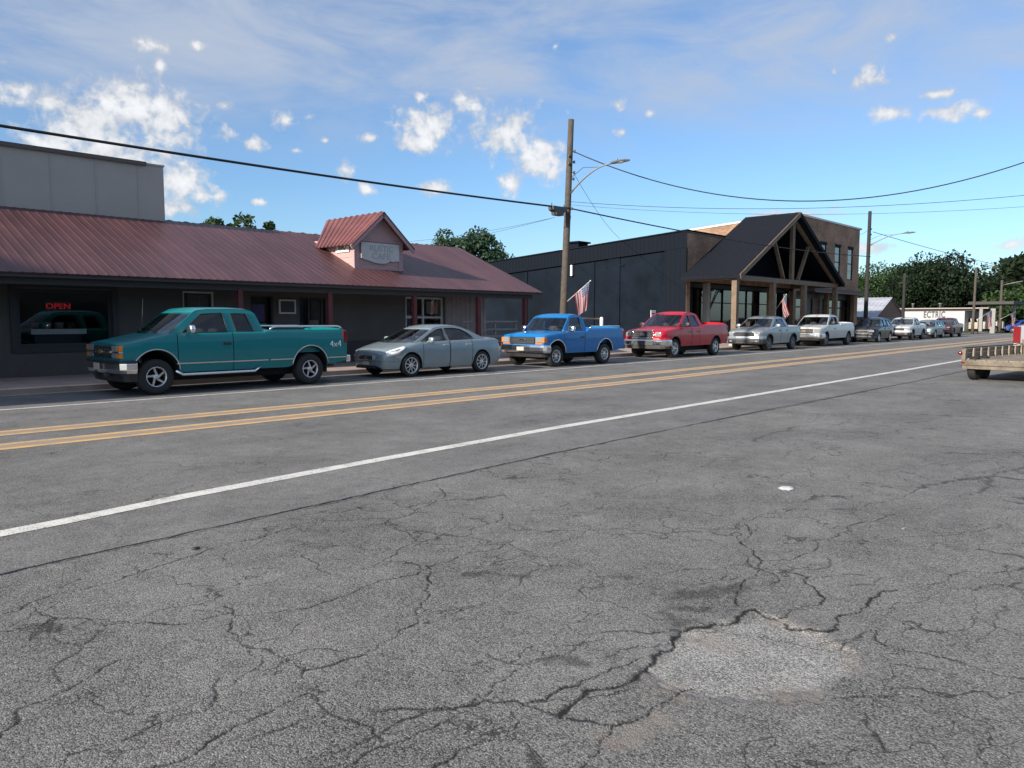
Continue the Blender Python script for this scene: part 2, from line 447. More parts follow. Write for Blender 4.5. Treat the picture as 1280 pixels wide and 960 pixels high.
    # boxes mirrored in y: (name, mat, x0,x1, y0,y1, z0,z1, bevel)
    for e in p.get('pairs', []):
        nm, m_, x0, x1, y0, y1, z0, z1, bv = e
        for sgn in (-1, 1):
            t = MB(); t.box(x0, x1, min(sgn * y0, sgn * y1), max(sgn * y0, sgn * y1), z0, z1); t.build(nm, M[m_], root, bevel=bv)
    for e in p.get('mids', []):
        nm, m_, x0, x1, y0, y1, z0, z1, bv = e
        t = MB(); t.box(x0, x1, y0, y1, z0, z1); t.build(nm, M[m_], root, bevel=bv)
    for e in p.get('strips', []):      # (name, mat, path, prof)
        t = MB(); sweep_strip(t, e[2], e[3]); t.build(e[0], M[e[1]], root, bevel=.006)
    for e in p.get('grilles', []):     # (x, y half, z0, z1, frame mat, bars mat, n horizontal bars, bar size)
        x, hy, z0, z1, fm, bm_, nb, bs = e
        g = MB(); g.box(x, x + .06, -hy, hy, z0, z1); go = g.build('grille', M['black'], root)
        f_ = MB(); fw = p.get('gfw', .05)
        if fm:
            f_.box(x - .03, x + .04, -hy - fw, hy + fw, z1, z1 + fw); f_.box(x - .028, x + .038, -hy - fw, hy + fw, z0 - fw, z0)
            for s_ in (-1, 1): f_.box(x - .026, x + .036, min(s_ * hy, s_ * (hy + fw)), max(s_ * hy, s_ * (hy + fw)), z0, z1)
            f_.build('grille_frame', M[fm], go, bevel=.008)
        b_ = MB()
        for k in range(nb):
            z = z0 + (z1 - z0) * (k + 1) / (nb + 1); b_.box(x - .018, x + .01, -hy, hy, z - bs / 2, z + bs / 2)
        for k in range(p.get('gv', 0)):
            y = -hy + 2 * hy * (k + 1) / (p['gv'] + 1); b_.box(x - .012, x + .008, y - .008, y + .008, z0, z1)
        if nb or p.get('gv'): b_.build('grille_bars', M[bm_], go)
    for e in p.get('side_strips', []):   # (name, mat, x0, x1, z, h, proud)
        nm, m_, x0, x1, z, h, pr = e
        for sgn in (-1, 1):
            t = MB(); k = 12; ra = []
            for q in range(k + 1):
                x = x0 + (x1 - x0) * q / k; y = hw(x, z)
                ra.append([(x, sgn * (y - .01), z - h / 2), (x, sgn * (y + pr), z - h / 2), (x, sgn * (y + pr), z + h / 2), (x, sgn * (y - .01), z + h / 2)])
            t.rings(ra); t.build(nm, M[m_], root)
    return root, hw

def arcs(W, nose, wrap, corner=.22):
    """half-plan of a bumper: from the side back to the centre front"""
    h = W / 2
    return [(wrap, h), (nose + corner, h), (nose + corner * .45, h - corner * .16), (nose + corner * .15, h - corner * .5), (nose + .01, h - corner * 1.1), (nose - .03, h * .4), (nose - .04, 0)]
TSIDE = [(0, .93), (.45, .955), (.62, .985), (.9, 1.), (1.15, .99), (1.4, .955)]
TPLAN = [(0, .93), (.06, .955), (.2, .975), (.6, 1.), (5., 1.), (6.5, .99)]
TROWS = [.36, .44, .52, .6, .7, .8, .9, 1., 1.1, 1.2]
CH = 'chrome'
def remap(P, x1, d):
    """shorten the front overhang by d, squeezing everything ahead of x1"""
    def f(x): return x if x <= .05 else (.05 + (x - .05) * (x1 - d - .05) / (x1 - .05) if x < x1 else x - d)
    P['L'] -= d
    for k in ('top', 'sill', 'plan', 'prof'): P[k] = [(f(x), z) for x, z in P[k]]
    for k in ('pit', 'bed'):
        if P.get(k): P[k] = (f(P[k][0]), f(P[k][1]), P[k][2])
    P['doors'] = [(f(a), f(b)) for a, b in P['doors']]; P['wins'] = [[(f(x), z) for x, z in h] for h in P['wins']]
    P['seats'] = [f(x) for x in P['seats']]; P['wheels'] = tuple(f(x) for x in P['wheels']); P['mirror'] = (f(P['mirror'][0]),) + tuple(P['mirror'][1:])
    P['pairs'] = [e[:2] + (f(e[2]), f(e[3])) + e[4:] for e in P['pairs']]; P['mids'] = [e[:2] + (f(e[2]), f(e[3])) + e[4:] for e in P['mids']]
    if 'side_strips' in P: P['side_strips'] = [e[:2] + (f(e[2]), f(e[3])) + e[4:] for e in P['side_strips']]
    return P
# --- teal extended-cab pickup (front bumper at X = 5.8)
P = dict(L=5.9, W=2.02, paint='teal', R=.385, Ra=.49, tw=.28, wheels=(.97, 4.83), zc=.47, rr=.06, crown=.05, truck=True,
    top=[(0, 1.06), (.08, 1.10), (.5, 1.16), (1.38, 1.30), (1.5, 1.31), (3.6, 1.33), (3.68, 1.36), (5.86, 1.36), (5.9, 1.33)],
    sill=[(0, .50), (.3, .46), (5.2, .46), (5.9, .56)], side=TSIDE, plan=TPLAN, rows=TROWS,
    pit=(1.62, 3.58, .55), bed=(3.78, 5.82, .80), doors=[(1.52, 2.80)], handle=('black', 1.07),
    prof=[(1.36, 1.29), (1.94, 1.76), (2.06, 1.815), (2.3, 1.84), (2.9, 1.85), (3.25, 1.835), (3.38, 1.80), (3.44, 1.74), (3.62, 1.30)], roof=(1, 7), yb=.93, yr=.80,
    wins=[[(1.66, 1.33), (2.13, 1.735), (2.62, 1.76), (2.72, 1.33)], [(2.92, 1.34), (2.83, 1.755), (3.2, 1.75), (3.37, 1.34)]],
    seats=(2.35, 3.05), rim='star', nsp=5, rr_=.56, rm='alloy', lip='alloy', lipr=.014, mirror=(1.78, 1.40, CH, 1.15), sglass='tint', handle_=0)
P['strips'] = [('front_bumper', CH, arcs(2.08, 0, .27, .24), [(-.04, .50), (.04, .48), (.07, .56), (.07, .68), (.05, .735), (-.04, .74)]),
               ('bumper_pad', 'black', arcs(2.09, 0, .26, .24), [(.0, .735), (.075, .70), (.08, .745), (.0, .755)]),
               ('air_dam', 'black', arcs(1.86, .08, .33, .24), [(-.04, .30), (.03, .30), (.05, .49), (-.04, .49)])]
P['grilles'] = [(-.025, .50, .80, 1.05, None, 'trim', 2, .022)]; P['gv'] = 5
P['mids'] = [('grille_bar', CH, -.06, .02, -.52, .52, .91, .945, .008), ('grille_emblem', 'gold', -.075, -.05, -.10, .10, .905, .95, .008), ('emblem_bar', 'gold', -.074, -.052, -.04, .04, .888, .967, .006),
             ('licence_plate', 'plate', -.16, -.145, -.16, .16, .55, .69, .004), ('rear_bumper', CH, 5.9, 6.04, -.96, .96, .52, .70, .03)]
P['pairs'] = [('headlight', 'lens', -.03, .03, .53, .82, .94, 1.06, .012), ('headlight', 'lens', -.03, .03, .53, .80, .80, .905, .012),
              ('turn_signal', 'amber', -.025, .12, .825, .955, .945, 1.06, .012), ('turn_signal', 'amber', -.025, .12, .81, .955, .80, .90, .012), ('headlight_trim', CH, -.04, .1, .53, .958, .91, .938, .006),
              ('tail_light', 'redlens', 5.8, 5.915, .84, 1.0, .95, 1.33, .012), ('tow_hook', 'trim', -.12, .0, .3, .36, .40, .50, .01)]
P['side_strips'] = [('side_moulding', CH, 1.49, 3.66, .655, .026, .016), ('side_moulding', CH, 3.72, 4.34, .655, .026, .016), ('side_moulding', CH, 5.32, 5.88, .655, .026, .016)]
TR = dict(P)
teal, hw_ = vehicle('pickup_truck', 'teal extended cab pickup with chrome bed rails, nearest vehicle in the row', 'pickup truck', 6.12, 17.73, remap(TR, 1.3, .35))
for s in (-1, 1):
    t = MB(); y = s * .93
    t.tube([(x - .35, y, z) for x, z in ((3.76, 1.375), (3.84, 1.43), (3.95, 1.445), (5.62, 1.445), (5.72, 1.43), (5.8, 1.375))], .026, 8); t.build('bed_rail', M[CH], teal)
    t = MB(); t.tube([(1.11, s * 1.0, .50), (1.25, s * 1.02, .41), (2.95, s * 1.02, .41), (3.09, s * 1.0, .50)], .035, 8); t.build('running_board', M[CH], teal)
    text_obj('decal', '4x4', .21, mat('decal_silver', (.72, .74, .74), .35), teal, (5.21, s * (hw_(5.21, 1.02) + .006), .99), (R(90), R(0), 0 if s < 0 else math.pi), .003, 1.1)
t = MB(); t.tube([(1.15, .85, 1.3), (1.21, .87, 2.1)], .006, 5); t.build('aerial', M['black'], teal)

# --- grey four-door saloon
P = dict(L=4.74, W=1.84, paint='sedan', R=.325, Ra=.385, tw=.2, wheels=(.99, 3.78), rr=.09, crown=.06,
    top=[(0, .62), (.05, .685), (.18, .75), (.6, .845), (1.15, .955), (1.35, .975), (2.4, 1.0), (3.6, 1.02), (4.2, 1.03), (4.55, 1.01), (4.68, .97), (4.74, .88)],
    sill=[(0, .32), (.06, .24), (.4, .2), (4.2, .22), (4.6, .3), (4.74, .42)], side=[(0, .90), (.2, .93), (.4, .985), (.6, 1.), (.8, .995), (.95, .96), (1.1, .92)],
    plan=[(0, .52), (.03, .64), (.1, .765), (.22, .86), (.42, .935), (.75, .985), (1.3, 1.), (3.4, 1.), (4.2, .96), (4.6, .89), (4.74, .78)], rows=[.24, .32, .4, .5, .6, .7, .8, .9],
    pit=(1.55, 3.42, .35), doors=[(1.42, 2.44), (2.46, 3.36)], handle=('chrome', .87),
    prof=[(1.12, .95), (1.95, 1.335), (2.08, 1.375), (2.35, 1.41), (2.7, 1.42), (3.0, 1.40), (3.2, 1.36), (3.35, 1.31), (4.02, 1.03)], roof=(1, 7), yb=.82, yr=.62, bow=(.3, .14), rear='slope',
    wins=[[(1.42, 1.0), (1.78, 1.19), (2.12, 1.325), (2.34, 1.355), (2.42, 1.005)], [(2.5, 1.005), (2.43, 1.36), (2.78, 1.365), (3.05, 1.33), (3.28, 1.23), (3.46, 1.10), (3.5, 1.04)]],
    sglass='sedanglass', seats=(2.1, 2.95), rim='spoke', nsp=9, rr_=.70, mirror=(1.62, 1.03, 'sedan'), ch=(.2, .4), win=.02)
P['strips'] = [('bumper_moulding', 'sedan', [(.42, .865), (.22, .80), (.1, .715), (.03, .60), (.0, .48), (-.02, .25), (-.025, 0)], [(-.03, .455), (.012, .46), (.014, .50), (-.03, .51)])]
P['grilles'] = [(-.03, .31, .51, .61, CH, 'trim', 3, .018)]; P['gfw'] = .02
P['pairs'] = [('fog_lamp', 'lens', .10, .18, .60, .70, .33, .40, .02), ('tail_light', 'redlens', 4.5, 4.73, .6, .80, .78, .93, .02), ('side_marker', 'amber', .40, .52, .80, .858, .56, .60, .006)]
P['mids'] = [('licence_plate', 'plate', -.045, -.03, -.15, .15, .345, .445, .004), ('lower_intake', 'black', -.02, .02, -.40, .40, .25, .33, .01), ('rear_bumper', 'sedan', 4.5, 4.80, -.72, .72, .36, .62, .08), ('grille_emblem', CH, -.065, -.04, -.04, .04, .535, .59, .01)]
sedan, hs_ = vehicle('sedan_car', 'grey green four door sedan parked behind the teal pickup', 'car', 13.02, 17.70, remap(P, 1.0, .12))
for s in (-1, 1):    # swept headlights following the wing
    t = MB(); t.smooth = True; rows = []
    for k in range(8):
        x = .12 + .56 * k / 7; z1 = lerp(P['top'], x) - .03; y0 = lerp(P['plan'], x) * .92 * lerp(P['side'], z1 - .06); z0 = z1 - (.14 if k < 5 else .14 - .045 * (k - 4))
        rows.append([(x - .015, s * (y0 + .012), z0), (x - .02, s * (y0 + .004), (z0 + z1) / 2), (x, s * (y0 - .03), z1 + .02), (x + .03, s * (y0 - .12), z1 + .045), (x + .06, s * (y0 - .16), z1 - .06)])
    t.rings(rows); t.build('headlight', M['clearlens'], sedan)

# --- blue regular-cab pickup
P = dict(L=4.78, W=2.0, paint='blue', R=.37, Ra=.47, tw=.26, wheels=(.76, 3.58), zc=.44, rr=.07, crown=.045, truck=True,
    top=[(0, 1.02), (.06, 1.09), (.4, 1.13), (1.1, 1.19), (1.4, 1.215), (2.5, 1.22), (2.56, 1.30), (4.74, 1.30), (4.78, 1.27)],
    sill=[(0, .52), (.25, .46), (4.1, .46), (4.78, .56)], side=TSIDE, plan=[(0, .95), (.05, .965), (.2, .98), (.6, 1.), (4.78, .99)], rows=TROWS,
    pit=(1.35, 2.46, .55), bed=(2.68, 4.70, .78), doors=[(1.22, 2.36)], handle=('black', 1.0),
    prof=[(1.16, 1.19), (1.62, 1.68), (1.72, 1.745), (1.95, 1.775), (2.2, 1.775), (2.34, 1.74), (2.40, 1.68), (2.54, 1.21)], roof=(1, 6), yb=.92, yr=.80, bow=(.12, .06),
    wins=[[(1.42, 1.24), (1.73, 1.665), (2.19, 1.69), (2.31, 1.24)]],
    seats=(1.95,), rim='spoke', nsp=8, rr_=.58, lip=CH, lipr=.018, mirror=(1.46, 1.30, CH, 1.15))
P['strips'] = [('front_bumper', CH, arcs(2.02, .0, .20, .16), [(-.04, .50), (.05, .49), (.09, .56), (.09, .68), (.06, .75), (-.04, .755)]),
               ('air_dam', 'black', arcs(1.8, .06, .26, .2), [(-.04, .34), (.03, .34), (.05, .50), (-.04, .50)])]
P['grilles'] = [(-.03, .56, .79, 1.02, None, 'trim', 4, .02)]
P['pairs'] = [('headlight', 'lens', -.035, .05, .59, .90, .84, 1.02, .015), ('turn_signal', 'amber', -.03, .14, .905, .985, .84, 1.01, .012), ('side_lamp', 'amber', -.03, .05, .59, .90, .785, .83, .008),
              ('tail_light', 'redlens', 4.68, 4.795, .84, .99, .88, 1.24, .012)]
P['mids'] = [('licence_plate', 'plate', -.15, -.135, -.16, .16, .56, .69, .004), ('rear_bumper', 'trim', 4.78, 4.92, -.94, .94, .52, .68, .03), ('grille_emblem', CH, -.06, -.04, -.13, .13, .90, .96, .02), ('hitch', 'trim', 4.9, 5.08, -.05, .05, .42, .5, .01)]
blue, hb_ = vehicle('pickup_truck', 'bright blue regular cab pickup with square headlights, flag hanging behind its cab', 'pickup truck', 19.60, 17.76, remap(P, 1.1, .16))
for s in (-1, 1):
    t = MB(); y = s * .92
    t.tube([(2.56, y, 1.31), (2.64, y, 1.375), (4.34, y, 1.375), (4.42, y, 1.31)], .022, 8); t.build('bed_rail', M[CH], blue)

# --- red double-cab pickup
P = dict(L=5.7, W=2.03, paint='red', R=.40, Ra=.48, tw=.28, wheels=(.95, 4.55), zc=.44, rr=.10, crown=.07, truck=True,
    top=[(0, 1.02), (.08, 1.10), (.3, 1.17), (1.2, 1.28), (1.5, 1.30), (3.4, 1.32), (3.5, 1.40), (5.6, 1.43), (5.7, 1.38)],
    sill=[(0, .52), (.3, .48), (5.0, .50), (5.7, .58)], side=[(0, .93), (.5, .96), (.7, .99), (.95, 1.), (1.15, .985), (1.45, .95)], plan=[(0, .86), (.06, .91), (.2, .955), (.6, 1.), (5.2, 1.), (5.7, .98)], rows=TROWS,
    pit=(1.5, 3.36, .6), bed=(3.56, 5.6, .85), doors=[(1.38, 2.32), (2.34, 3.02)], handle=('black', 1.09),
    prof=[(1.22, 1.27), (1.98, 1.83), (2.10, 1.885), (2.4, 1.925), (2.75, 1.92), (2.98, 1.88), (3.1, 1.80), (3.42, 1.31)], roof=(1, 6), yb=.93, yr=.76, bow=(.26, .12),
    wins=[[(1.55, 1.31), (2.12, 1.77), (2.30, 1.80), (2.34, 1.31)], [(2.46, 1.31), (2.43, 1.805), (2.82, 1.80), (3.10, 1.36), (3.08, 1.32)]],
    seats=(2.0, 2.75), rim='spoke', nsp=5, rr_=.62, mirror=(1.7, 1.40, 'black', 1.3), sglass='tint')
P['strips'] = [('front_bumper', CH, arcs(2.04, .0, .5, .3), [(-.04, .52), (.04, .50), (.08, .58), (.085, .72), (.05, .78), (-.04, .785)]),
               ('lower_valance', 'trim', arcs(1.98, .0, .4, .34), [(-.02, .40), (.05, .40), (.086, .53), (-.02, .53)]),
               ('bumper_cover', 'red', arcs(1.98, .02, .4, .3), [(-.03, .785), (.06, .785), (.045, .85), (-.03, .86)])]
P['grilles'] = [(-.05, .44, .86, 1.10, CH, 'trim', 2, .02)]; P['gfw'] = .075
P['pairs'] = [('headlight', 'lens', -.02, .2, .57, .86, .90, 1.10, .05), ('fog_lamp', 'black', -.1, .0, .66, .80, .58, .70, .02), ('tail_light', 'redlens', 5.6, 5.715, .84, .985, .95, 1.32, .012)]
P['mids'] = [('grille_emblem', CH, -.085, -.06, -.10, .10, .94, 1.02, .02), ('rear_bumper', CH, 5.7, 5.85, -.95, .95, .52, .72, .03), ('bumper_centre', 'trim', -.135, -.05, -.56, .56, .55, .74, .01)]
red, _ = vehicle('pickup_truck', 'red double cab pickup with a big chrome grille', 'pickup truck', 27.55, 18.12, P, R(.8))

# --- silver unibody pickup
P = dict(L=5.2, W=1.98, paint='silver', R=.38, Ra=.46, tw=.24, wheels=(.95, 4.12), zc=.41, rr=.10, crown=.06,
    top=[(0, .90), (.08, 1.0), (.3, 1.08), (1.2, 1.20), (1.5, 1.22), (3.5, 1.25), (3.6, 1.26), (5.1, 1.26), (5.2, 1.20)],
    sill=[(0, .40), (.3, .36), (4.6, .40), (5.2, .5)], side=[(0, .93), (.5, .96), (.7, .99), (.95, 1.), (1.15, .98), (1.45, .95)], plan=[(0, .80), (.06, .87), (.2, .94), (.6, 1.), (4.8, 1.), (5.2, .94)], rows=[.36, .44, .52, .6, .7, .8, .9, 1., 1.1],
    pit=(1.5, 3.4, .5), bed=(3.72, 5.1, .8), doors=[(1.4, 2.4), (2.42, 3.3)], handle=('black', 1.05),
    prof=[(1.2, 1.19), (1.95, 1.68), (2.08, 1.73), (2.4, 1.77), (2.9, 1.765), (3.15, 1.73), (3.25, 1.68), (3.62, 1.25)], roof=(1, 6), yb=.90, yr=.72, bow=(.26, .12),
    wins=[[(1.55, 1.24), (2.1, 1.63), (2.32, 1.66), (2.4, 1.24)], [(2.5, 1.24), (2.46, 1.67), (2.95, 1.66), (3.3, 1.26)]],
    seats=(2.0, 2.9), rim='spoke', nsp=5, rr_=.66, rm='alloy_dark', mirror=(1.7, 1.30, 'silver', 1.2), lip='black', lipr=.03)
P['strips'] = [('front_bumper', 'silver', arcs(1.92, .0, .45, .36), [(-.04, .60), (.05, .58), (.08, .66), (.06, .76), (-.04, .78)]),
               ('lower_valance', 'black', arcs(1.93, .0, .45, .36), [(-.03, .36), (.05, .36), (.085, .46), (.075, .60), (-.03, .60)]),
               ('skid_trim', 'trim', arcs(1.7, .0, .25, .36), [(.03, .40), (.09, .40), (.09, .44), (.03, .44)])]
P['grilles'] = [(-.06, .56, .79, .93, None, 'black', 0, .03)]; P['gfw'] = .02
P['pairs'] = [('headlight', 'lens', -.01, .3, .56, .86, .84, .98, .05), ('fog_lamp', 'lens', -.09, .02, .64, .76, .46, .54, .02), ('tail_light', 'redlens', 5.05, 5.19, .76, .94, .85, 1.2, .02)]
P['mids'] = [('hood_bar', CH, -.085, -.05, -.5, .5, .955, .985, .01), ('rear_bumper', 'black', 5.15, 5.3, -.9, .9, .5, .7, .03)]
SILV = P
silver, _ = vehicle('pickup_truck', 'silver crew cab pickup with a black lower bumper, in front of the timber porch', 'pickup truck', 37.5, 18.49, P, R(1.4))

# --- white extended-cab pickup with a long bed
P = dict(L=6.1, W=2.03, paint='whitecar', R=.40, Ra=.49, tw=.27, wheels=(1.02, 5.05), zc=.44, rr=.08, crown=.06, truck=True,
    top=[(0, 1.02), (.08, 1.11), (.4, 1.16), (1.3, 1.28), (1.5, 1.29), (3.5, 1.31), (3.6, 1.40), (6.0, 1.42), (6.1, 1.38)],
    sill=[(0, .52), (.3, .48), (5.4, .50), (6.1, .58)], side=TSIDE, plan=[(0, .92), (.06, .95), (.2, .97), (.6, 1.), (6.1, .98)], rows=TROWS,
    pit=(1.55, 3.46, .6), bed=(3.66, 6.0, .85), doors=[(1.45, 2.55)], handle=('black', 1.08),
    prof=[(1.26, 1.27), (1.95, 1.80), (2.06, 1.86), (2.4, 1.90), (3.0, 1.90), (3.2, 1.85), (3.28, 1.78), (3.52, 1.31)], roof=(1, 6), yb=.93, yr=.78, bow=(.2, .1),
    wins=[[(1.6, 1.32), (2.1, 1.76), (2.44, 1.79), (2.52, 1.32)], [(2.7, 1.32), (2.62, 1.79), (3.05, 1.78), (3.26, 1.34)]],
    seats=(2.2, 2.95), rim='spoke', nsp=5, rr_=.6, rm='alloy_dark', mirror=(1.75, 1.42, 'black', 1.35), sglass='tint')
P['strips'] = [('front_bumper', CH, arcs(2.06, .0, .5, .24), [(-.04, .52), (.05, .50), (.09, .58), (.09, .72), (.05, .78), (-.04, .785)]),
               ('air_dam', 'black', arcs(1.9, .06, .4, .24), [(-.04, .38), (.03, .38), (.06, .52), (-.04, .52)])]
P['grilles'] = [(-.03, .56, .80, 1.06, 'whitecar', CH, 1, .05)]; P['gfw'] = .03
P['pairs'] = [('headlight', 'lens', -.035, .14, .61, .94, .83, 1.07, .02), ('tail_light', 'redlens', 6.0, 6.115, .84, .985, .95, 1.32, .012), ('fog_lamp', 'lens', -.1, .0, .66, .78, .58, .68, .02)]
P['mids'] = [('grille_emblem', 'gold', -.075, -.05, -.12, .12, .905, .95, .008), ('rear_bumper', CH, 6.1, 6.25, -.95, .95, .52, .72, .03)]
WHITE = P
white, _ = vehicle('pickup_truck', 'white extended cab long bed pickup with a chrome grille bar', 'pickup truck', 46.05, 18.85, P, R(1.6))

# --- estate / SUV type used for the two SUVs
def suv(paint, L, zr):
    k = zr / 1.70
    P = dict(L=L, W=1.90, paint=paint, R=.35, Ra=.42, tw=.22, wheels=(.9, L - .98), zc=.37, rr=.09, crown=.06,
        top=[(0, .78 * k), (.06, .9 * k), (.25, .97 * k), (1.1, 1.08 * k), (1.35, 1.10 * k), (L - .4, 1.12 * k), (L - .1, 1.12 * k), (L, 1.02 * k)],
        sill=[(0, .36), (.3, .3), (L - .6, .32), (L, .45)], side=[(0, .92), (.4, .95), (.6, .99), (.9, 1.), (1.1, .97), (1.3, .95)], plan=[(0, .76), (.06, .84), (.2, .92), (.6, .99), (1., 1.), (L - .6, 1.), (L, .90)], rows=[.3, .38, .46, .56, .66, .76, .86, .96],
        pit=(1.4, L - .3, .42), doors=[(1.25, 2.25), (2.27, 3.2)], handle=('black', .96 * k),
        prof=[(1.06, 1.07 * k), (1.78, 1.56 * k), (1.92, 1.62 * k), (2.3, 1.68 * k), (3.0, 1.70 * k), (L - .9, 1.66 * k), (L - .55, 1.6 * k), (L - .42, 1.52 * k), (L - .1, 1.12 * k)], roof=(1, 7), yb=.86, yr=.66, bow=(.24, .12), rear='slope',
        wins=[[(1.45, 1.12 * k), (1.95, 1.53 * k), (2.18, 1.57 * k), (2.26, 1.12 * k)], [(2.36, 1.12 * k), (2.3, 1.58 * k), (2.95, 1.58 * k), (3.1, 1.13 * k)], [(3.24, 1.13 * k), (3.1, 1.575 * k), (L - .85, 1.53 * k), (L - .5, 1.18 * k)]],
        seats=(1.9, 2.75), rim='spoke', nsp=5, rr_=.66, rm='alloy', mirror=(1.55, 1.18 * k, paint, 1.), sglass='tint', ch=(.24, .45))
    P['strips'] = [('front_bumper', paint, arcs(1.76, .0, .45, .4), [(-.04, .52), (.05, .50), (.07, .58), (.05, .66), (-.04, .68)]), ('lower_valance', 'black', arcs(1.74, .02, .4, .4), [(-.03, .3), (.05, .3), (.07, .42), (.05, .52), (-.03, .52)])]
    P['grilles'] = [(-.05, .42, .66 * k, .82 * k, CH, 'trim', 2, .02)]; P['gfw'] = .02
    P['pairs'] = [('headlight', 'lens', .0, .3, .48, .80, .72 * k, .86 * k, .05), ('tail_light', 'redlens', L - .2, L - .01, .66, .84, .85 * k, 1.08 * k, .03)]
    P['mids'] = [('rear_bumper', 'black', L - .1, L + .06, -.74, .74, .42, .66, .04)]
    return P
vehicle('suv_car', 'dark blue SUV parked between the two white pickups', 'SUV', 57.0, 19.17, suv('navy', 4.5, 1.74), R(1.6))
P = dict(SILV); P['paint'] = 'whitecar'; P['L'] = 5.2; P['mirror'] = (1.7, 1.30, 'black', 1.2)
P['strips'] = [('front_bumper', 'whitecar', arcs(1.92, .0, .45, .36), [(-.04, .60), (.05, .58), (.08, .66), (.06, .76), (-.04, .78)]), ('lower_valance', 'black', arcs(1.93, .0, .45, .36), [(-.03, .36), (.05, .36), (.085, .46), (.075, .60), (-.03, .60)])]
P['grilles'] = [(-.055, .56, .74, .96, None, 'trim', 2, .03)]
P['mids'] = [('rear_bumper', 'black', 5.15, 5.3, -.9, .9, .5, .7, .03)]
vehicle('pickup_truck', 'white crew cab pickup with a black grille, behind the dark SUV', 'pickup truck', 65.9, 19.52, P, R(1.6))
vehicle('suv_car', 'grey SUV behind the black grilled white pickup, before the maroon pickup', 'SUV', 73.5, 19.75, suv('greysuv', 4.7, 1.58), R(1.6))
P = dict(SILV); P['paint'] = 'maroon'; P['mirror'] = (1.7, 1.30, 'maroon', 1.2)
P['strips'] = [('front_bumper', 'maroon', arcs(1.92, .0, .45, .36), [(-.04, .60), (.05, .58), (.08, .66), (.06, .76), (-.04, .78)]), ('lower_valance', 'black', arcs(1.93, .0, .45, .36), [(-.03, .36), (.05, .36), (.085, .46), (.075, .60), (-.03, .60)])]
vehicle('pickup_truck', 'maroon pickup, last in the row before the roadside poles', 'pickup truck', 79.6, 19.85, P, R(1.6))
P = dict(WHITE); P['paint'] = 'tan'
P['strips'] = WHITE['strips']; P['grilles'] = [(-.03, .56, .80, 1.06, 'tan', CH, 1, .05)]
vehicle('pickup_truck', 'beige pickup parked side on under the far canopy', 'pickup truck', 110.0, 26.6, P, R(-70), 'vehicles parked by the far canopy')
vehicle('suv_car', 'small blue car parked beyond the beige pickup, under a flag', 'car', 112.0, 20.9, suv('farblue', 4.2, 1.6), R(-60), 'vehicles parked by the far canopy')
P = dict(WHITE); bt, _ = vehicle('shade_truck', 'white box truck parked out of view ahead of the teal pickup', 'truck', -3.3, 17.9, P, 0)  # unseen truck added to shade the front of the teal pickup
t = MB(); t.box(3.45, 6.3, -1.08, 1.08, .95, 3.35); t.build('shade_cargo_box', M['white'], bt, bevel=.03)  # tall box that throws the added shade
P = dict(WHITE); P['paint'] = 'silver'
P['pairs'] = [('headlight', 'lens', -.035, .14, .61, .94, .83, 1.07, .02), ('tail_light', 'redlens', 5.98, 6.125, .80, 1.02, .82, 1.38, .012), ('tail_lamp_base', 'white', 6.0, 6.12, .80, 1.0, .66, .80, .012)]
P['mids'] = [('rear_bumper', 'black', 6.1, 6.25, -.95, .95, .52, .72, .03), ('grille_emblem', 'gold', -.075, -.05, -.12, .12, .905, .95, .008)]
vehicle('pickup_truck', 'silver pickup with a red tail light hitched ahead of the wooden trailer', 'pickup truck', 36.9, 3.98, P, R(-4), 'tow rig on the lot', flip=True)
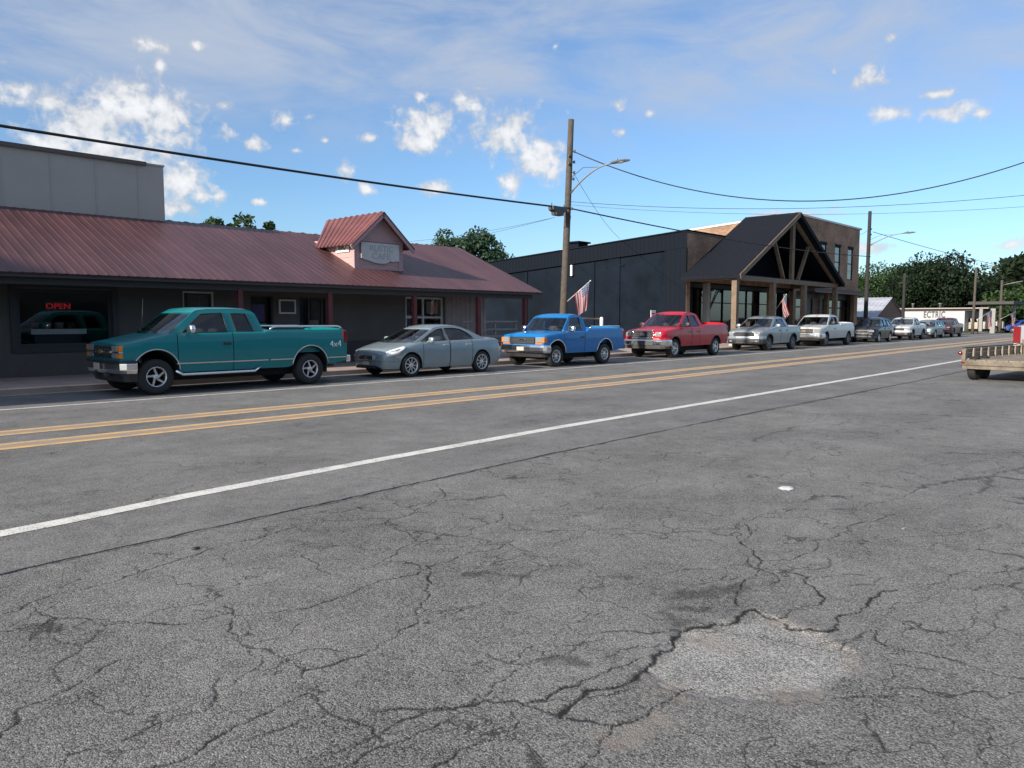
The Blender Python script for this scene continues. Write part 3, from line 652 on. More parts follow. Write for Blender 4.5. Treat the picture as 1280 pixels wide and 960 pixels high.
# ------------------------------------------------------------------ asphalt
def asphalt(name, base, scale, stone=.45, cracks=.0, crk_scale=.55, streak=.0, attrs=False, rough=.85, bumpd=.006, warm=(1., .985, .96)):
    m = bpy.data.materials.new(name); m.use_nodes = True; nt = m.node_tree; N = nt.nodes; Lk = nt.links
    b = N['Principled BSDF']; b.inputs['Roughness'].default_value = rough; b.inputs['Specular IOR Level'].default_value = .35
    g = N.new('ShaderNodeNewGeometry'); pos = g.outputs['Position']
    def noise(sc, det=4, ro=.6, vec=pos):
        n = N.new('ShaderNodeTexNoise'); n.inputs['Scale'].default_value = sc; n.inputs['Detail'].default_value = det; n.inputs['Roughness'].default_value = ro; Lk.new(vec, n.inputs['Vector']); return n.outputs['Fac']
    def rng(s, a, b_, c, d):
        r = N.new('ShaderNodeMapRange'); r.inputs[1].default_value = a; r.inputs[2].default_value = b_; r.inputs[3].default_value = c; r.inputs[4].default_value = d; Lk.new(s, r.inputs[0]); return r.outputs[0]
    def mth(op, a, b_=None):
        n = N.new('ShaderNodeMath'); n.operation = op
        for i, v in enumerate((a, b_)):
            if v is None: continue
            if isinstance(v, (int, float)): n.inputs[i].default_value = v
            else: Lk.new(v, n.inputs[i])
        return n.outputs[0]
    v1 = N.new('ShaderNodeTexVoronoi'); v1.inputs['Scale'].default_value = scale; Lk.new(pos, v1.inputs['Vector'])
    v2 = N.new('ShaderNodeTexVoronoi'); v2.inputs['Scale'].default_value = scale * 2.3; Lk.new(pos, v2.inputs['Vector'])
    sx = N.new('ShaderNodeSeparateColor'); Lk.new(v1.outputs['Color'], sx.inputs[0])
    sy = N.new('ShaderNodeSeparateColor'); Lk.new(v2.outputs['Color'], sy.inputs[0])
    st = mth('ADD', rng(sx.outputs[0], 0, 1, -stone, stone), rng(sy.outputs[1], 0, 1, -stone * .6, stone * .6))
    # the odd pale pebble
    peb = mth('MULTIPLY', mth('GREATER_THAN', sx.outputs[1], .975), .55)
    gap = rng(v1.outputs['Distance'], .25, .62, 0., -.35)
    big = rng(noise(.7, 6, .65), .32, .68, -.19, .17)
    mid = rng(noise(5., 5, .6), .3, .7, -.11, .11)
    val = mth('ADD', mth('ADD', mth('ADD', st, gap), mth('ADD', big, mid)), mth('ADD', peb, 1.))
    bh = mth('ADD', mth('MULTIPLY', v1.outputs['Distance'], -1.), mth('MULTIPLY', v2.outputs['Distance'], -.5))
    if streak:
        mp = N.new('ShaderNodeMapping'); mp.inputs['Scale'].default_value = (.05, 1.1, 1); Lk.new(pos, mp.inputs[0])
        val = mth('ADD', val, rng(noise(1., 4, .6, mp.outputs[0]), .3, .7, -streak, streak))
    crk = None
    if cracks:
        nz = N.new('ShaderNodeTexNoise'); nz.inputs['Scale'].default_value = 2.2; nz.inputs['Detail'].default_value = 5; Lk.new(pos, nz.inputs['Vector'])
        ma = N.new('ShaderNodeVectorMath'); ma.operation = 'MULTIPLY_ADD'; Lk.new(nz.outputs['Color'], ma.inputs[0]); ma.inputs[1].default_value = (.9, .9, .0); Lk.new(pos, ma.inputs[2])
        vo = N.new('ShaderNodeTexVoronoi'); vo.feature = 'DISTANCE_TO_EDGE'; vo.inputs['Scale'].default_value = crk_scale; Lk.new(ma.outputs[0], vo.inputs['Vector'])
        wid = rng(noise(.9, 3), .36, .58, 0., .0095 * crk_scale)
        lin = mth('SUBTRACT', 1., mth('MINIMUM', mth('DIVIDE', vo.outputs['Distance'], mth('ADD', wid, .0001)), 1.))
        crk = mth('MULTIPLY', lin, cracks)
    if attrs:
        a = N.new('ShaderNodeAttribute'); a.attribute_name = 'crack'; ca = a.outputs['Fac']
        crk = mth('MAXIMUM', crk, ca) if crk is not None else ca
        pa = N.new('ShaderNodeAttribute'); pa.attribute_name = 'patch'; val = mth('MULTIPLY', val, mth('ADD', 1., mth('MULTIPLY', pa.outputs['Fac'], .5)))
        sa = N.new('ShaderNodeAttribute'); sa.attribute_name = 'stain'; val = mth('MULTIPLY', val, mth('SUBTRACT', 1., mth('MULTIPLY', sa.outputs['Fac'], .5)))
    if crk is not None:
        val = mth('MULTIPLY', val, mth('SUBTRACT', 1., mth('MULTIPLY', mth('MINIMUM', crk, 1.), .93)))
        bh = mth('SUBTRACT', bh, mth('MULTIPLY', crk, .3))
    val = mth('MAXIMUM', val, .05)
    sc = N.new('ShaderNodeVectorMath'); sc.operation = 'SCALE'; sc.inputs[0].default_value = [base * w for w in warm]; Lk.new(val, sc.inputs['Scale'])
    out = sc.outputs[0]
    if attrs:
        da = N.new('ShaderNodeAttribute'); da.attribute_name = 'dirt'
        mx = N.new('ShaderNodeMix'); mx.data_type = 'RGBA'; Lk.new(mth('MULTIPLY', mth('MULTIPLY', da.outputs['Fac'], mth('SUBTRACT', 1., ca)), .6), mx.inputs[0]); Lk.new(out, mx.inputs[6]); mx.inputs[7].default_value = (base * 1.15, base * .97, base * .83, 1); out = mx.outputs[2]
    Lk.new(out, b.inputs['Base Color'])
    bp = N.new('ShaderNodeBump'); bp.inputs['Strength'].default_value = 1.; bp.inputs['Distance'].default_value = bumpd; Lk.new(bh, bp.inputs['Height']); Lk.new(bp.outputs[0], b.inputs['Normal'])
    return m
LOT = asphalt('lot_asphalt', .208, 130., .42, .85, 1.5, attrs=True, bumpd=.0036, warm=(1., .985, .95))
ROAD = asphalt('road_asphalt', .195, 110., .3, .7, .33, streak=.10, bumpd=.0022, warm=(1., .98, .955))

# ------------------------------------------------------------------ parking lot with real cracks
SEAM = [(-40, 5.0), (-8, 5.3), (1.27, 5.61), (2.06, 5.65), (7.2, 5.91), (12.1, 6.0), (21.6, 5.99), (40, 6.3), (70, 7.1), (140, 9.0)]
S5 = lambda pts: [G(700 + x * .4531, 560 + y * .4531) for x, y in pts]
S6 = lambda pts: [G(x * .4531, 560 + y * .4531) for x, y in pts]
CR = []   # (points, half width m, strength)
def c5(w, s, *p): CR.append((S5(p), w, s))
def c6(w, s, *p): CR.append((S6(p), w, s))
c6(.006, .9, (-60, 470), (0, 455), (60, 440), (120, 410), (145, 400), (230, 385), (330, 360), (345, 350), (430, 325), (540, 292), (650, 255), (760, 230), (830, 205))
c6(.010, 1, (0, 500), (110, 485), (150, 462), (210, 460), (290, 485), (400, 475), (540, 475), (640, 450)); c6(.016, .8, (100, 440), (150, 470), (230, 465))
c6(.007, .9, (640, 455), (730, 450), (860, 435), (960, 400), (1050, 360), (1150, 345), (1280, 290), (1420, 250))
c6(.005, .8, (145, 470), (150, 520), (225, 540), (290, 495)); c6(.005, .8, (225, 540), (160, 590), (150, 610), (170, 640))
c6(.006, .9, (-40, 830), (0, 780), (60, 710), (130, 690), (190, 660), (280, 600), (340, 575)); c6(.007, .9, (620, 430), (630, 500), (680, 540), (790, 575), (840, 600), (835, 625))
c6(.008, 1, (840, 605), (920, 590), (1000, 565), (1060, 530), (1100, 500), (1155, 475), (1150, 440), (1190, 370), (1180, 320))
c6(.008, 1, (380, 900), (400, 883), (500, 855), (560, 820), (640, 765), (700, 740), (750, 720), (800, 690), (860, 670)); c6(.006, .9, (860, 670), (880, 700), (920, 730), (980, 745), (1030, 770), (1060, 800))
c6(.008, 1, (930, 900), (960, 870), (1040, 820), (1120, 795), (1160, 775), (1280, 745)); c6(.007, .9, (1170, 900), (1200, 870), (1280, 820), (1380, 790))
c6(.005, .8, (340, 800), (400, 770), (470, 740), (560, 720), (590, 660), (605, 630)); c6(.005, .7, (680, 800), (800, 760), (880, 730))
c6(.005, .8, (800, 190), (880, 195), (1000, 190), (1100, 190), (1190, 150), (1230, 130), (1205, 100)); c6(.007, .7, (830, 290), (870, 310), (915, 345)); c6(.005, .7, (800, 255), (920, 265), (1040, 280))
c6(.007, .8, (1080, 205), (1140, 240), (1140, 260), (1080, 295), (1000, 330)); c6(.005, .7, (1140, 262), (1280, 270), (1400, 258))
c5(.012, 1, (60, 900), (75, 860), (110, 800), (150, 760)); c5(.010, 1, (-500, 720), (-380, 715), (-290, 712), (-200, 690), (-120, 690), (0, 740), (100, 750), (155, 760), (200, 750), (260, 710), (300, 690), (330, 660), (370, 650))
c5(.008, .9, (-640, 830), (-500, 780), (-400, 735), (-290, 712)); c5(.010, 1, (-100, 700), (0, 660), (50, 650), (120, 615), (180, 595), (230, 575)); c5(.009, 1, (-250, 700), (-180, 640), (-100, 590), (-60, 575))
c5(.020, 1, (0, 740), (50, 690), (70, 665), (150, 655), (215, 620), (260, 570), (310, 540), (330, 500)); c5(.020, 1, (330, 500), (400, 488), (470, 475), (500, 455), (535, 440), (580, 460), (620, 462))
c5(.010, 1, (490, 430), (500, 380), (545, 350), (555, 310), (500, 260), (530, 230), (510, 205)); c5(.008, .9, (555, 305), (640, 305), (700, 280), (695, 250), (770, 235), (800, 210), (860, 200), (920, 180))
c5(.012, 1, (620, 462), (680, 430), (720, 425), (710, 390), (680, 350), (605, 330)); c5(.014, 1, (620, 475), (640, 490), (700, 495), (740, 502), (765, 495), (765, 460), (850, 430), (930, 385))
c5(.006, .9, (680, 350), (800, 340), (840, 345)); c5(.006, .8, (740, 300), (745, 320), (680, 330)); c5(.006, .8, (800, 375), (870, 370), (905, 350))
c5(.008, 1, (870, 495), (890, 535), (960, 555), (1040, 570), (1090, 580), (1160, 605), (1270, 630), (1400, 650)); c5(.006, .8, (920, 590), (1040, 610)); c5(.006, .8, (770, 545), (830, 515), (870, 495))
c5(.007, .8, (500, 200), (560, 180), (640, 165), (800, 165), (870, 150), (920, 140), (1000, 100), (1100, 85), (1200, 75), (1280, 85)); c5(.006, .9, (960, 370), (1070, 360), (1130, 335), (1280, 325), (1400, 318))
c5(.006, .8, (750, 660), (790, 620)); c5(.006, .9, (760, 685), (800, 683), (990, 680)); c5(.006, .8, (60, 510), (160, 500), (250, 508), (330, 495)); c5(.007, .9, (120, 575), (220, 540), (260, 545), (300, 530))
c5(.006, .8, (-200, 560), (-120, 590), (-60, 575), (30, 560), (120, 520)); c5(.005, .7, (-330, 450), (-200, 420), (-120, 380), (-60, 330)); c5(.006, .8, (450, 360), (460, 320), (530, 310)); c5(.006, .8, (390, 370), (440, 360), (500, 345))
c5(.005, .7, (1230, 430), (1200, 490), (1150, 530)); c5(.005, .7, (300, 340), (420, 330), (500, 345)); c5(.005, .6, (0, 160), (100, 130), (230, 100), (330, 60)); c5(.006, .7, (1100, 130), (1180, 90), (1260, 60), (1380, 40))
c5(.006, .7, (900, 250), (1000, 240), (1100, 235), (1280, 205)); c5(.006, .8, (1000, -95), (1100, -90), (1200, -88), (1300, -80)); c5(.006, .6, (540, -20), (640, -60), (800, -75))
rc = random.Random(11)
def fractal(pts, amp=.15, lv=5):
    P = [np.array(p[:2]) for p in pts]
    for _ in range(lv):
        Q = [P[0]]
        for a, b in zip(P, P[1:]):
            d = b - a; n = np.array([-d[1], d[0]])
            Q += [(a + b) / 2 + n * rc.uniform(-amp, amp), b]
        P = Q
    return P
def grid_mesh(name_, xs, ys, z0):
    X, Y = np.meshgrid(xs, ys, indexing='ij'); return X, Y, np.full(X.shape, z0), {k: np.zeros(X.shape, np.float32) for k in ('crack', 'patch', 'stain', 'dirt')}
POLY = np.array(S5([(330, 505), (400, 492), (470, 478), (535, 450), (600, 462), (640, 485), (700, 500), (770, 540), (800, 570), (790, 620), (750, 655), (650, 672), (560, 685), (380, 680), (330, 665), (250, 640), (240, 600), (300, 545)]))
DIRT = S5([(400, 522), (460, 530), (270, 630), (300, 655), (345, 680), (620, 672), (680, 668), (185, 790), (280, 745), (150, 800), (230, 770), (600, 468)])
STAIN = [(S5([(300, 412), (360, 405), (430, 400), (500, 385)]), .09), (S5([(150, 350), (180, 352)]), .05), (S5([(-30, 580), (20, 575), (60, 590)]), .06), (S5([(320, 495), (300, 440), (390, 440)]), .07), (S5([(-250, 345), (-190, 352)]), .03), (S5([(190, -70), (330, -62)]), .05), (S5([(1050, 10), (1180, 15)]), .06), (S6([(1330, 340), (1460, 352)]), .03)]
def pseg(X, Y, a, b):
    d = b - a; L2 = d @ d + 1e-12; t = np.clip(((X - a[0]) * d[0] + (Y - a[1]) * d[1]) / L2, 0, 1)
    return np.hypot(X - a[0] - t * d[0], Y - a[1] - t * d[1])
def fnoise(X, Y, sc, seed):
    r = np.random.RandomState(seed); out = np.zeros(X.shape)
    for k in range(14):
        a = r.uniform(0, 2 * math.pi); f = sc * r.uniform(.5, 2.2); out += np.sin((X * math.cos(a) + Y * math.sin(a)) * f * 2 * math.pi + r.uniform(0, 6.28))
    return out / 14 ** .5 / 1.5
FR = []
for pts, w, s in CR:
    FR.append((fractal(pts), w, s))
seam_f = fractal(SEAM[1:], .006, 8); FR.append((seam_f, .010, .85))
def carve(X, Y, Z, A, xs, ys, step):
    jw = fnoise(X, Y, 2.5, 3); fine = fnoise(X, Y, 9., 5); hf = fnoise(X, Y, 34., 6) * (1. if step < .02 else 0.)
    Z += .004 * fnoise(X, Y, .18, 1) + .0015 * fnoise(X, Y, 1.2, 2)
    # pothole patch
    inside = np.zeros(X.shape, bool); n = len(POLY); j = n - 1; dist = np.full(X.shape, 9.)
    bx = (X > POLY[:, 0].min() - .5) & (X < POLY[:, 0].max() + .5) & (Y > POLY[:, 1].min() - .5) & (Y < POLY[:, 1].max() + .5)
    if bx.any():
        px, py = X[bx] + .03 * fine[bx], Y[bx] + .03 * jw[bx]; ins = np.zeros(px.shape, bool); dd = np.full(px.shape, 9.)
        for i in range(n):
            a, b = POLY[i], POLY[j]
            c = ((a[1] > py) != (b[1] > py)) & (px < (b[0] - a[0]) * (py - a[1]) / (b[1] - a[1] + 1e-12) + a[0]); ins ^= c
            dd = np.minimum(dd, pseg(px, py, a, b)); j = i
        sd = np.where(ins, dd, -dd); m = np.clip(sd / .11 + .5, 0, 1); m = m * m * (3 - 2 * m)
        Z[bx] -= .018 * m; A['patch'][bx] = np.clip(sd / .10 + .4, 0, 1)
        A['dirt'][bx] = np.exp(-((sd - .01) / .05) ** 2) * np.clip(.2 + .8 * jw[bx], 0, 1) * .55
    for q in DIRT:
        q = np.array(q); sz = .045 + .05 * rc.random(); A['dirt'][:] = np.maximum(A['dirt'], np.clip(1.5 * np.exp(-(((X - q[0]) ** 2 + (Y - q[1]) ** 2) / sz ** 2)) * (.7 + .6 * fine), 0, 1))
    for pts, r in STAIN:
        for a, b in zip(pts, pts[1:]):
            d = pseg(X, Y, np.array(a), np.array(b)); A['stain'][:] = np.maximum(A['stain'], np.clip(1.1 - d / r + .8 * jw + .5 * fine, 0, 1) * (d < r * 2.2))
    x0, y0 = xs[0], ys[0]
    for P_, w, s in FR:
        w = max(w * .6, step * .56)
        for a, b in zip(P_, P_[1:]):
            pad = w * 3.2
            i0 = int((min(a[0], b[0]) - pad - x0) / step); i1 = int((max(a[0], b[0]) + pad - x0) / step) + 2
            j0 = int((min(a[1], b[1]) - pad - y0) / step); j1 = int((max(a[1], b[1]) + pad - y0) / step) + 2
            i0, j0 = max(i0, 0), max(j0, 0); i1, j1 = min(i1, len(xs)), min(j1, len(ys))
            if i1 <= i0 or j1 <= j0: continue
            sl = (slice(i0, i1), slice(j0, j1)); d = np.maximum(pseg(X[sl], Y[sl], a, b) + .0045 * hf[sl], 0)
            ww = w * np.clip(.85 + .75 * jw[sl] + .45 * fine[sl], .45, 2.)
            A['crack'][sl] = np.maximum(A['crack'][sl], s * np.clip(1.6 - d / ww, 0, 1))
    Z -= .004 * A['crack']
def build_grid(X, Y, Z, A, off):
    nx, ny = X.shape; idx = np.arange(nx * ny).reshape(nx, ny) + off
    q = np.stack([idx[:-1, :-1], idx[1:, :-1], idx[1:, 1:], idx[:-1, 1:]], -1).reshape(-1, 4)
    return np.stack([X, Y, Z], -1).reshape(-1, 3), q, {k: v.reshape(-1) for k, v in A.items()}
def lot():
    st = .0095; xs = np.arange(.3, 8.0001, st); ys = np.arange(.2, 6.0, st)
    X, Y, Z, A = grid_mesh('n', xs, ys, -.010); carve(X, Y, Z, A, xs, ys, st)
    parts = [build_grid(X, Y, Z, A, 0)]
    st2 = .04; xs2 = np.arange(xs[-1], 44, st2); ys2 = np.arange(-4, 6.6, st2)
    X, Y, Z, A = grid_mesh('f', xs2, ys2, -.010); carve(X, Y, Z, A, xs2, ys2, st2)
    off = len(parts[0][0]); parts.append(build_grid(X, Y, Z, A, off))
    off += len(parts[1][0])
    # coarse surround
    def rect(x0, x1, y0, y1, o):
        v = np.array([(x0, y0, -.010), (x1, y0, -.010), (x1, y1, -.010), (x0, y1, -.010)]); return v, np.array([[0, 1, 2, 3]]) + o, {k: np.zeros(4, np.float32) for k in ('crack', 'patch', 'stain', 'dirt')}
    for r in ((-40, xs[0], -30, 6.), (xs[0], xs[-1], -30, ys[0]), (xs[-1], 44, -30, -4.), (44, 140, -30, 9.), (xs2[-1], 44, -4., 9)):
        p_ = rect(*r, off); parts.append(p_); off += 4
    V = np.concatenate([p_[0] for p_ in parts]); Q = np.concatenate([p_[1] for p_ in parts])
    me = bpy.data.meshes.new('parking_lot'); me.vertices.add(len(V)); me.vertices.foreach_set('co', V.astype(np.float32).ravel())
    me.loops.add(Q.size); me.loops.foreach_set('vertex_index', Q.astype(np.int32).ravel()); me.polygons.add(len(Q))
    me.polygons.foreach_set('loop_start', np.arange(0, Q.size, 4, dtype=np.int32)); me.polygons.foreach_set('use_smooth', np.ones(len(Q), bool)); me.update(); me.validate()
    for k in ('crack', 'patch', 'stain', 'dirt'):
        a = me.attributes.new(k, 'FLOAT', 'POINT'); a.data.foreach_set('value', np.concatenate([p_[2][k] for p_ in parts]).astype(np.float32))
    me.materials.append(LOT); o = bpy.data.objects.new('parking_lot', me); COL.objects.link(o); tag(o, kind='structure')
lot()

# ------------------------------------------------------------------ ground, road, markings, pavement
GR = mat('ground_soil', (.085, .085, .05), .95, var=.4, vscale=.6, bump=.5, bscale=8)
g = MB(); 
for r0, r1 in ((0, 60), (60, 300), (300, 2500)):
    n = 40
    g.rings([[(40 + r * math.cos(2 * math.pi * k / n), r * math.sin(2 * math.pi * k / n), -.06) for k in range(n)] for r in (max(r0, .01), r1)], True, False)
tag(g.build('ground', GR), kind='structure')
KERB = 19.0
def strip(name, m, y0f, y1f, x0, x1, z, step=.5, jag=0., zb=None):
    s = MB(); rows = []; x = x0; rj = random.Random(5)
    while x <= x1 + 1e-6:
        a = y0f(x) + (rj.uniform(-jag, jag)); b = y1f(x) + rj.uniform(-jag, jag) * .3
        rows.append([(x, a, z), (x, b, z)] if zb is None else [(x, a - .006, zb), (x, a, z), (x, b, z)]); x += step
    s.rings(rows, close=False, cap=False); return s.build(name, m, merge=False)
road = strip('road', ROAD, lambda x: lerp(SEAM, x) + .012, lambda x: KERB + bend(x) + .05, -40, 138, 0., .12, .014, -.04)
tag(road, kind='structure')
def paintmat(name, col, wear, sc=3., under=(.23, .225, .22)):
    m = bpy.data.materials.new(name); m.use_nodes = True; nt = m.node_tree; b = nt.nodes['Principled BSDF']; b.inputs['Roughness'].default_value = .7
    g_ = nt.nodes.new('ShaderNodeNewGeometry')
    def nz(s, d, r):
        n = nt.nodes.new('ShaderNodeTexNoise'); n.inputs['Scale'].default_value = s; n.inputs['Detail'].default_value = d; n.inputs['Roughness'].default_value = r; nt.links.new(g_.outputs['Position'], n.inputs['Vector']); return n.outputs['Fac']
    a = nt.nodes.new('ShaderNodeMath'); a.operation = 'ADD'; nt.links.new(nz(sc, 8, .8), a.inputs[0]); nt.links.new(nz(90, 2, .5), a.inputs[1])
    r = nt.nodes.new('ShaderNodeMapRange'); r.inputs[1].default_value = wear; r.inputs[2].default_value = wear + .22; nt.links.new(a.outputs[0], r.inputs[0])
    x = nt.nodes.new('ShaderNodeMix'); x.data_type = 'RGBA'; x.inputs[6].default_value = (*under, 1); x.inputs[7].default_value = (*col, 1); nt.links.new(r.outputs[0], x.inputs[0]); nt.links.new(x.outputs[2], b.inputs['Base Color'])
    return m
WL = paintmat('white_line', (.66, .65, .61), .80); WF = paintmat('white_line_worn', (.66, .66, .65), .83); YL = paintmat('yellow_line', (.66, .40, .15), .82)
YU = paintmat('yellow_old', (.42, .25, .09), .93)
NW = [(-40, 5.4), (-8, 6.2), (1.51, 6.64), (3.03, 6.88), (5.12, 7.06), (8.88, 7.28), (12.69, 7.34), (18.03, 7.43), (27.24, 7.58), (34.95, 7.80), (60, 8.5), (138, 10.7)]
def offs(dy0, dy1, base): return (lambda x: base(x) + dy0), (lambda x: base(x) + dy1)
for nm, m, base, a, b in (('white_edge_line', WL, lambda x: lerp(NW, x), -.095, .095), ('far_edge_line', WF, lambda x: 15.95 + bend(x) * .85, -.06, .06),
        ('yellow_line', YL, lambda x: 11.07 + bend(x), -.075, .075), ('yellow_line', YL, lambda x: 11.50 + bend(x), -.075, .075), ('yellow_line', YL, lambda x: 12.43 + bend(x) * .9, -.075, .075), ('yellow_line', YL, lambda x: 12.83 + bend(x) * .9, -.075, .075),
        ('faded_line', YU, lambda x: 11.285 + bend(x), -.15, .15), ('faded_line', YU, lambda x: 12.63 + bend(x) * .9, -.135, .135)):
    f0, f1 = offs(a, b, base); tag(strip(nm, m, f0, f1, -40, 130, .004 if nm != 'faded_line' else .0035, 1., .004), kind='structure')
PAV = mat('pavement_concrete', (.34, .27, .24), .9, var=.18, vscale=1.5, bump=.25, bscale=30)
s = MB(); rows = []
for k in range(60):
    x = -30 + 2.5 * k; y = KERB + bend(x)
    rows.append([(x, y, -.02), (x, y + .01, .12), (x, y + .03, .14), (x, y + .16, .14), (x, y + .165, .142), (x, y + 7.5, .15), (x, y + 7.5, -.05)])
s.rings(rows, close=False, cap=False); tag(sharp(s.build('pavement', PAV)), kind='structure')
# ------------------------------------------------------------------ building materials
def metal_roof(name, col):
    m = mat(name, col, .45, .1, var=.12, vscale=.5); nt = m.node_tree; b = nt.nodes['Principled BSDF']
    src = b.inputs['Base Color'].links[0].from_socket; tc = nt.nodes.new('ShaderNodeNewGeometry'); mp = nt.nodes.new('ShaderNodeMapping'); mp.inputs['Scale'].default_value = (1.3, .22, .1)
    n = nt.nodes.new('ShaderNodeTexNoise'); n.inputs['Scale'].default_value = 1.6; n.inputs['Detail'].default_value = 7; n.inputs['Roughness'].default_value = .7
    nt.links.new(tc.outputs['Position'], mp.inputs[0]); nt.links.new(mp.outputs[0], n.inputs['Vector'])
    r = nt.nodes.new('ShaderNodeMapRange'); r.inputs[1].default_value = .33; r.inputs[2].default_value = .68; r.inputs[3].default_value = .72; r.inputs[4].default_value = 1.28; nt.links.new(n.outputs['Fac'], r.inputs[0])
    x = nt.nodes.new('ShaderNodeVectorMath'); x.operation = 'SCALE'; nt.links.new(src, x.inputs[0]); nt.links.new(r.outputs[0], x.inputs['Scale']); nt.links.new(x.outputs[0], b.inputs['Base Color']); return m
ROOFR = metal_roof('red_roof_metal', (.098, .044, .047)); ROOFD = metal_roof('dormer_roof_metal', (.17, .064, .062))
STUC = mat('brown_stucco', (.10, .092, .085), .9, var=.12, vscale=1.5, bump=.3, bscale=40)
WAIN = mat('dark_wainscot', (.05, .045, .045), .85, var=.15); POSTR = mat('red_post', (.12, .026, .032), .7, var=.2, vscale=4)
PARAP = mat('grey_metal_siding', (.36, .33, .305), .6, var=.07, vscale=.8); CAPB = mat('dark_cap', (.10, .075, .075), .6)
FASC = mat('dark_fascia', (.06, .055, .055), .8); SOFF = mat('soffit', (.10, .095, .095), .85)
WFR = mat('white_frame', (.55, .54, .52), .6, var=.08); DFR = mat('dark_frame', (.03, .03, .032), .5)
PINKW = mat('pink_siding', (.42, .27, .27), .75, var=.08, vscale=1.5); PINKT = mat('pink_trim', (.38, .25, .26), .7)
SIGNW = mat('faded_sign', (.50, .50, .49), .7, var=.10, vscale=4); SIGNL = mat('faded_letters', (.385, .38, .38), .7); SIGND = mat('dark_letters', (.06, .06, .07), .7)
CORR = mat('corrugated_siding', (.30, .24, .225), .5, .2, var=.12)
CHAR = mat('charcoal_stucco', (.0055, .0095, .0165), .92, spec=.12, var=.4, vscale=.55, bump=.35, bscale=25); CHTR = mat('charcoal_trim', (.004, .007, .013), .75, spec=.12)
def brick(name, c1, c2, mortar, sc=1.):
    m = bpy.data.materials.new(name); m.use_nodes = True; nt = m.node_tree; b = nt.nodes['Principled BSDF']; b.inputs['Roughness'].default_value = .9
    g_ = nt.nodes.new('ShaderNodeNewGeometry'); sp = nt.nodes.new('ShaderNodeSeparateXYZ'); nt.links.new(g_.outputs['Position'], sp.inputs[0])
    a = nt.nodes.new('ShaderNodeMath'); nt.links.new(sp.outputs[0], a.inputs[0]); nt.links.new(sp.outputs[1], a.inputs[1])
    c = nt.nodes.new('ShaderNodeCombineXYZ'); nt.links.new(a.outputs[0], c.inputs[0]); nt.links.new(sp.outputs[2], c.inputs[1])
    t = nt.nodes.new('ShaderNodeTexBrick'); t.inputs['Color1'].default_value = (*c1, 1); t.inputs['Color2'].default_value = (*c2, 1); t.inputs['Mortar'].default_value = (*mortar, 1)
    t.inputs['Scale'].default_value = 1.; t.inputs['Brick Width'].default_value = .23 * sc; t.inputs['Row Height'].default_value = .08 * sc; t.inputs['Mortar Size'].default_value = .006
    nt.links.new(c.outputs[0], t.inputs['Vector'])
    n = nt.nodes.new('ShaderNodeTexNoise'); n.inputs['Scale'].default_value = .9; n.inputs['Detail'].default_value = 6; nt.links.new(g_.outputs['Position'], n.inputs['Vector'])
    r = nt.nodes.new('ShaderNodeMapRange'); r.inputs[1].default_value = .3; r.inputs[2].default_value = .7; r.inputs[3].default_value = .7; r.inputs[4].default_value = 1.25; nt.links.new(n.outputs['Fac'], r.inputs[0])
    x = nt.nodes.new('ShaderNodeVectorMath'); x.operation = 'SCALE'; nt.links.new(t.outputs['Color'], x.inputs[0]); nt.links.new(r.outputs[0], x.inputs['Scale']); nt.links.new(x.outputs[0], b.inputs['Base Color'])
    return m
BRK = brick('tan_brick', (.34, .20, .125), (.23, .135, .085), (.27, .21, .165)); PAVB = BRK
TIMB = mat('cedar_timber', (.155, .108, .072), .7, var=.25, vscale=2.5, bump=.2, bscale=20)
SHIN = mat('dark_shingles', (.010, .012, .018), .9, spec=.1, var=.2, vscale=6, bump=.4, bscale=15)
CAPW = mat('pale_coping', (.62, .60, .55), .6)
DARKW = mat('dark_panel', (.012, .013, .02), .8, var=.2, spec=.1)
CONC = mat('concrete', (.32, .31, .29), .9, var=.15)
WOODP = mat('weathered_pole', (.07, .058, .048), .9, var=.3, vscale=5, bump=.4, bscale=30)
GALV = mat('galvanised', (.2, .205, .21), .5, .6); WIREM = mat('cable_black', (.012, .012, .013), .7)
PALE = mat('pale_siding', (.22, .217, .212), .7, var=.06)
ROOFW = metal_roof('pale_roof_metal', (.34, .36, .41)); GABW = mat('brown_gable', (.16, .10, .075), .85, var=.2)

def wall_y(mb, x0, x1, z0, z1, y, th, holes):
    """wall facing -Y at y with openings; holes (x0,x1,z0,z1)"""
    xs = sorted({x0, x1, *[h[0] for h in holes], *[h[1] for h in holes]}); zs = sorted({z0, z1, *[h[2] for h in holes], *[h[3] for h in holes]})
    for a, b in zip(xs, xs[1:]):
        for c, d in zip(zs, zs[1:]):
            mx, mz = (a + b) / 2, (c + d) / 2
            if any(h[0] < mx < h[1] and h[2] < mz < h[3] for h in holes): continue
            mb.quad((a, y, c), (b, y, c), (b, y, d), (a, y, d)); mb.quad((a, y + th, c), (a, y + th, d), (b, y + th, d), (b, y + th, c))
    for h in holes + [(x0, x1, z0, z1)]:
        a, b, c, d = h
        for p, q in (((a, c), (b, c)), ((b, c), (b, d)), ((b, d), (a, d)), ((a, d), (a, c))):
            mb.quad((p[0], y, p[1]), (q[0], y, q[1]), (q[0], y + th, q[1]), (p[0], y + th, p[1]))
def frame_y(mb, x0, x1, z0, z1, y, w, d, mull=(), rails=()):
    mb.box(x0, x1, y, y + d, z1 - w, z1); mb.box(x0, x1, y, y + d, z0, z0 + w); mb.box(x0, x0 + w, y, y + d, z0 + w, z1 - w); mb.box(x1 - w, x1, y, y + d, z0 + w, z1 - w)
    for m_ in mull: mb.box(m_ - w / 2, m_ + w / 2, y + .003, y + d - .003, z0 + w, z1 - w)
    for r in rails: mb.box(x0 + w, x1 - w, y + .006, y + d - .006, r - w / 2, r + w / 2)
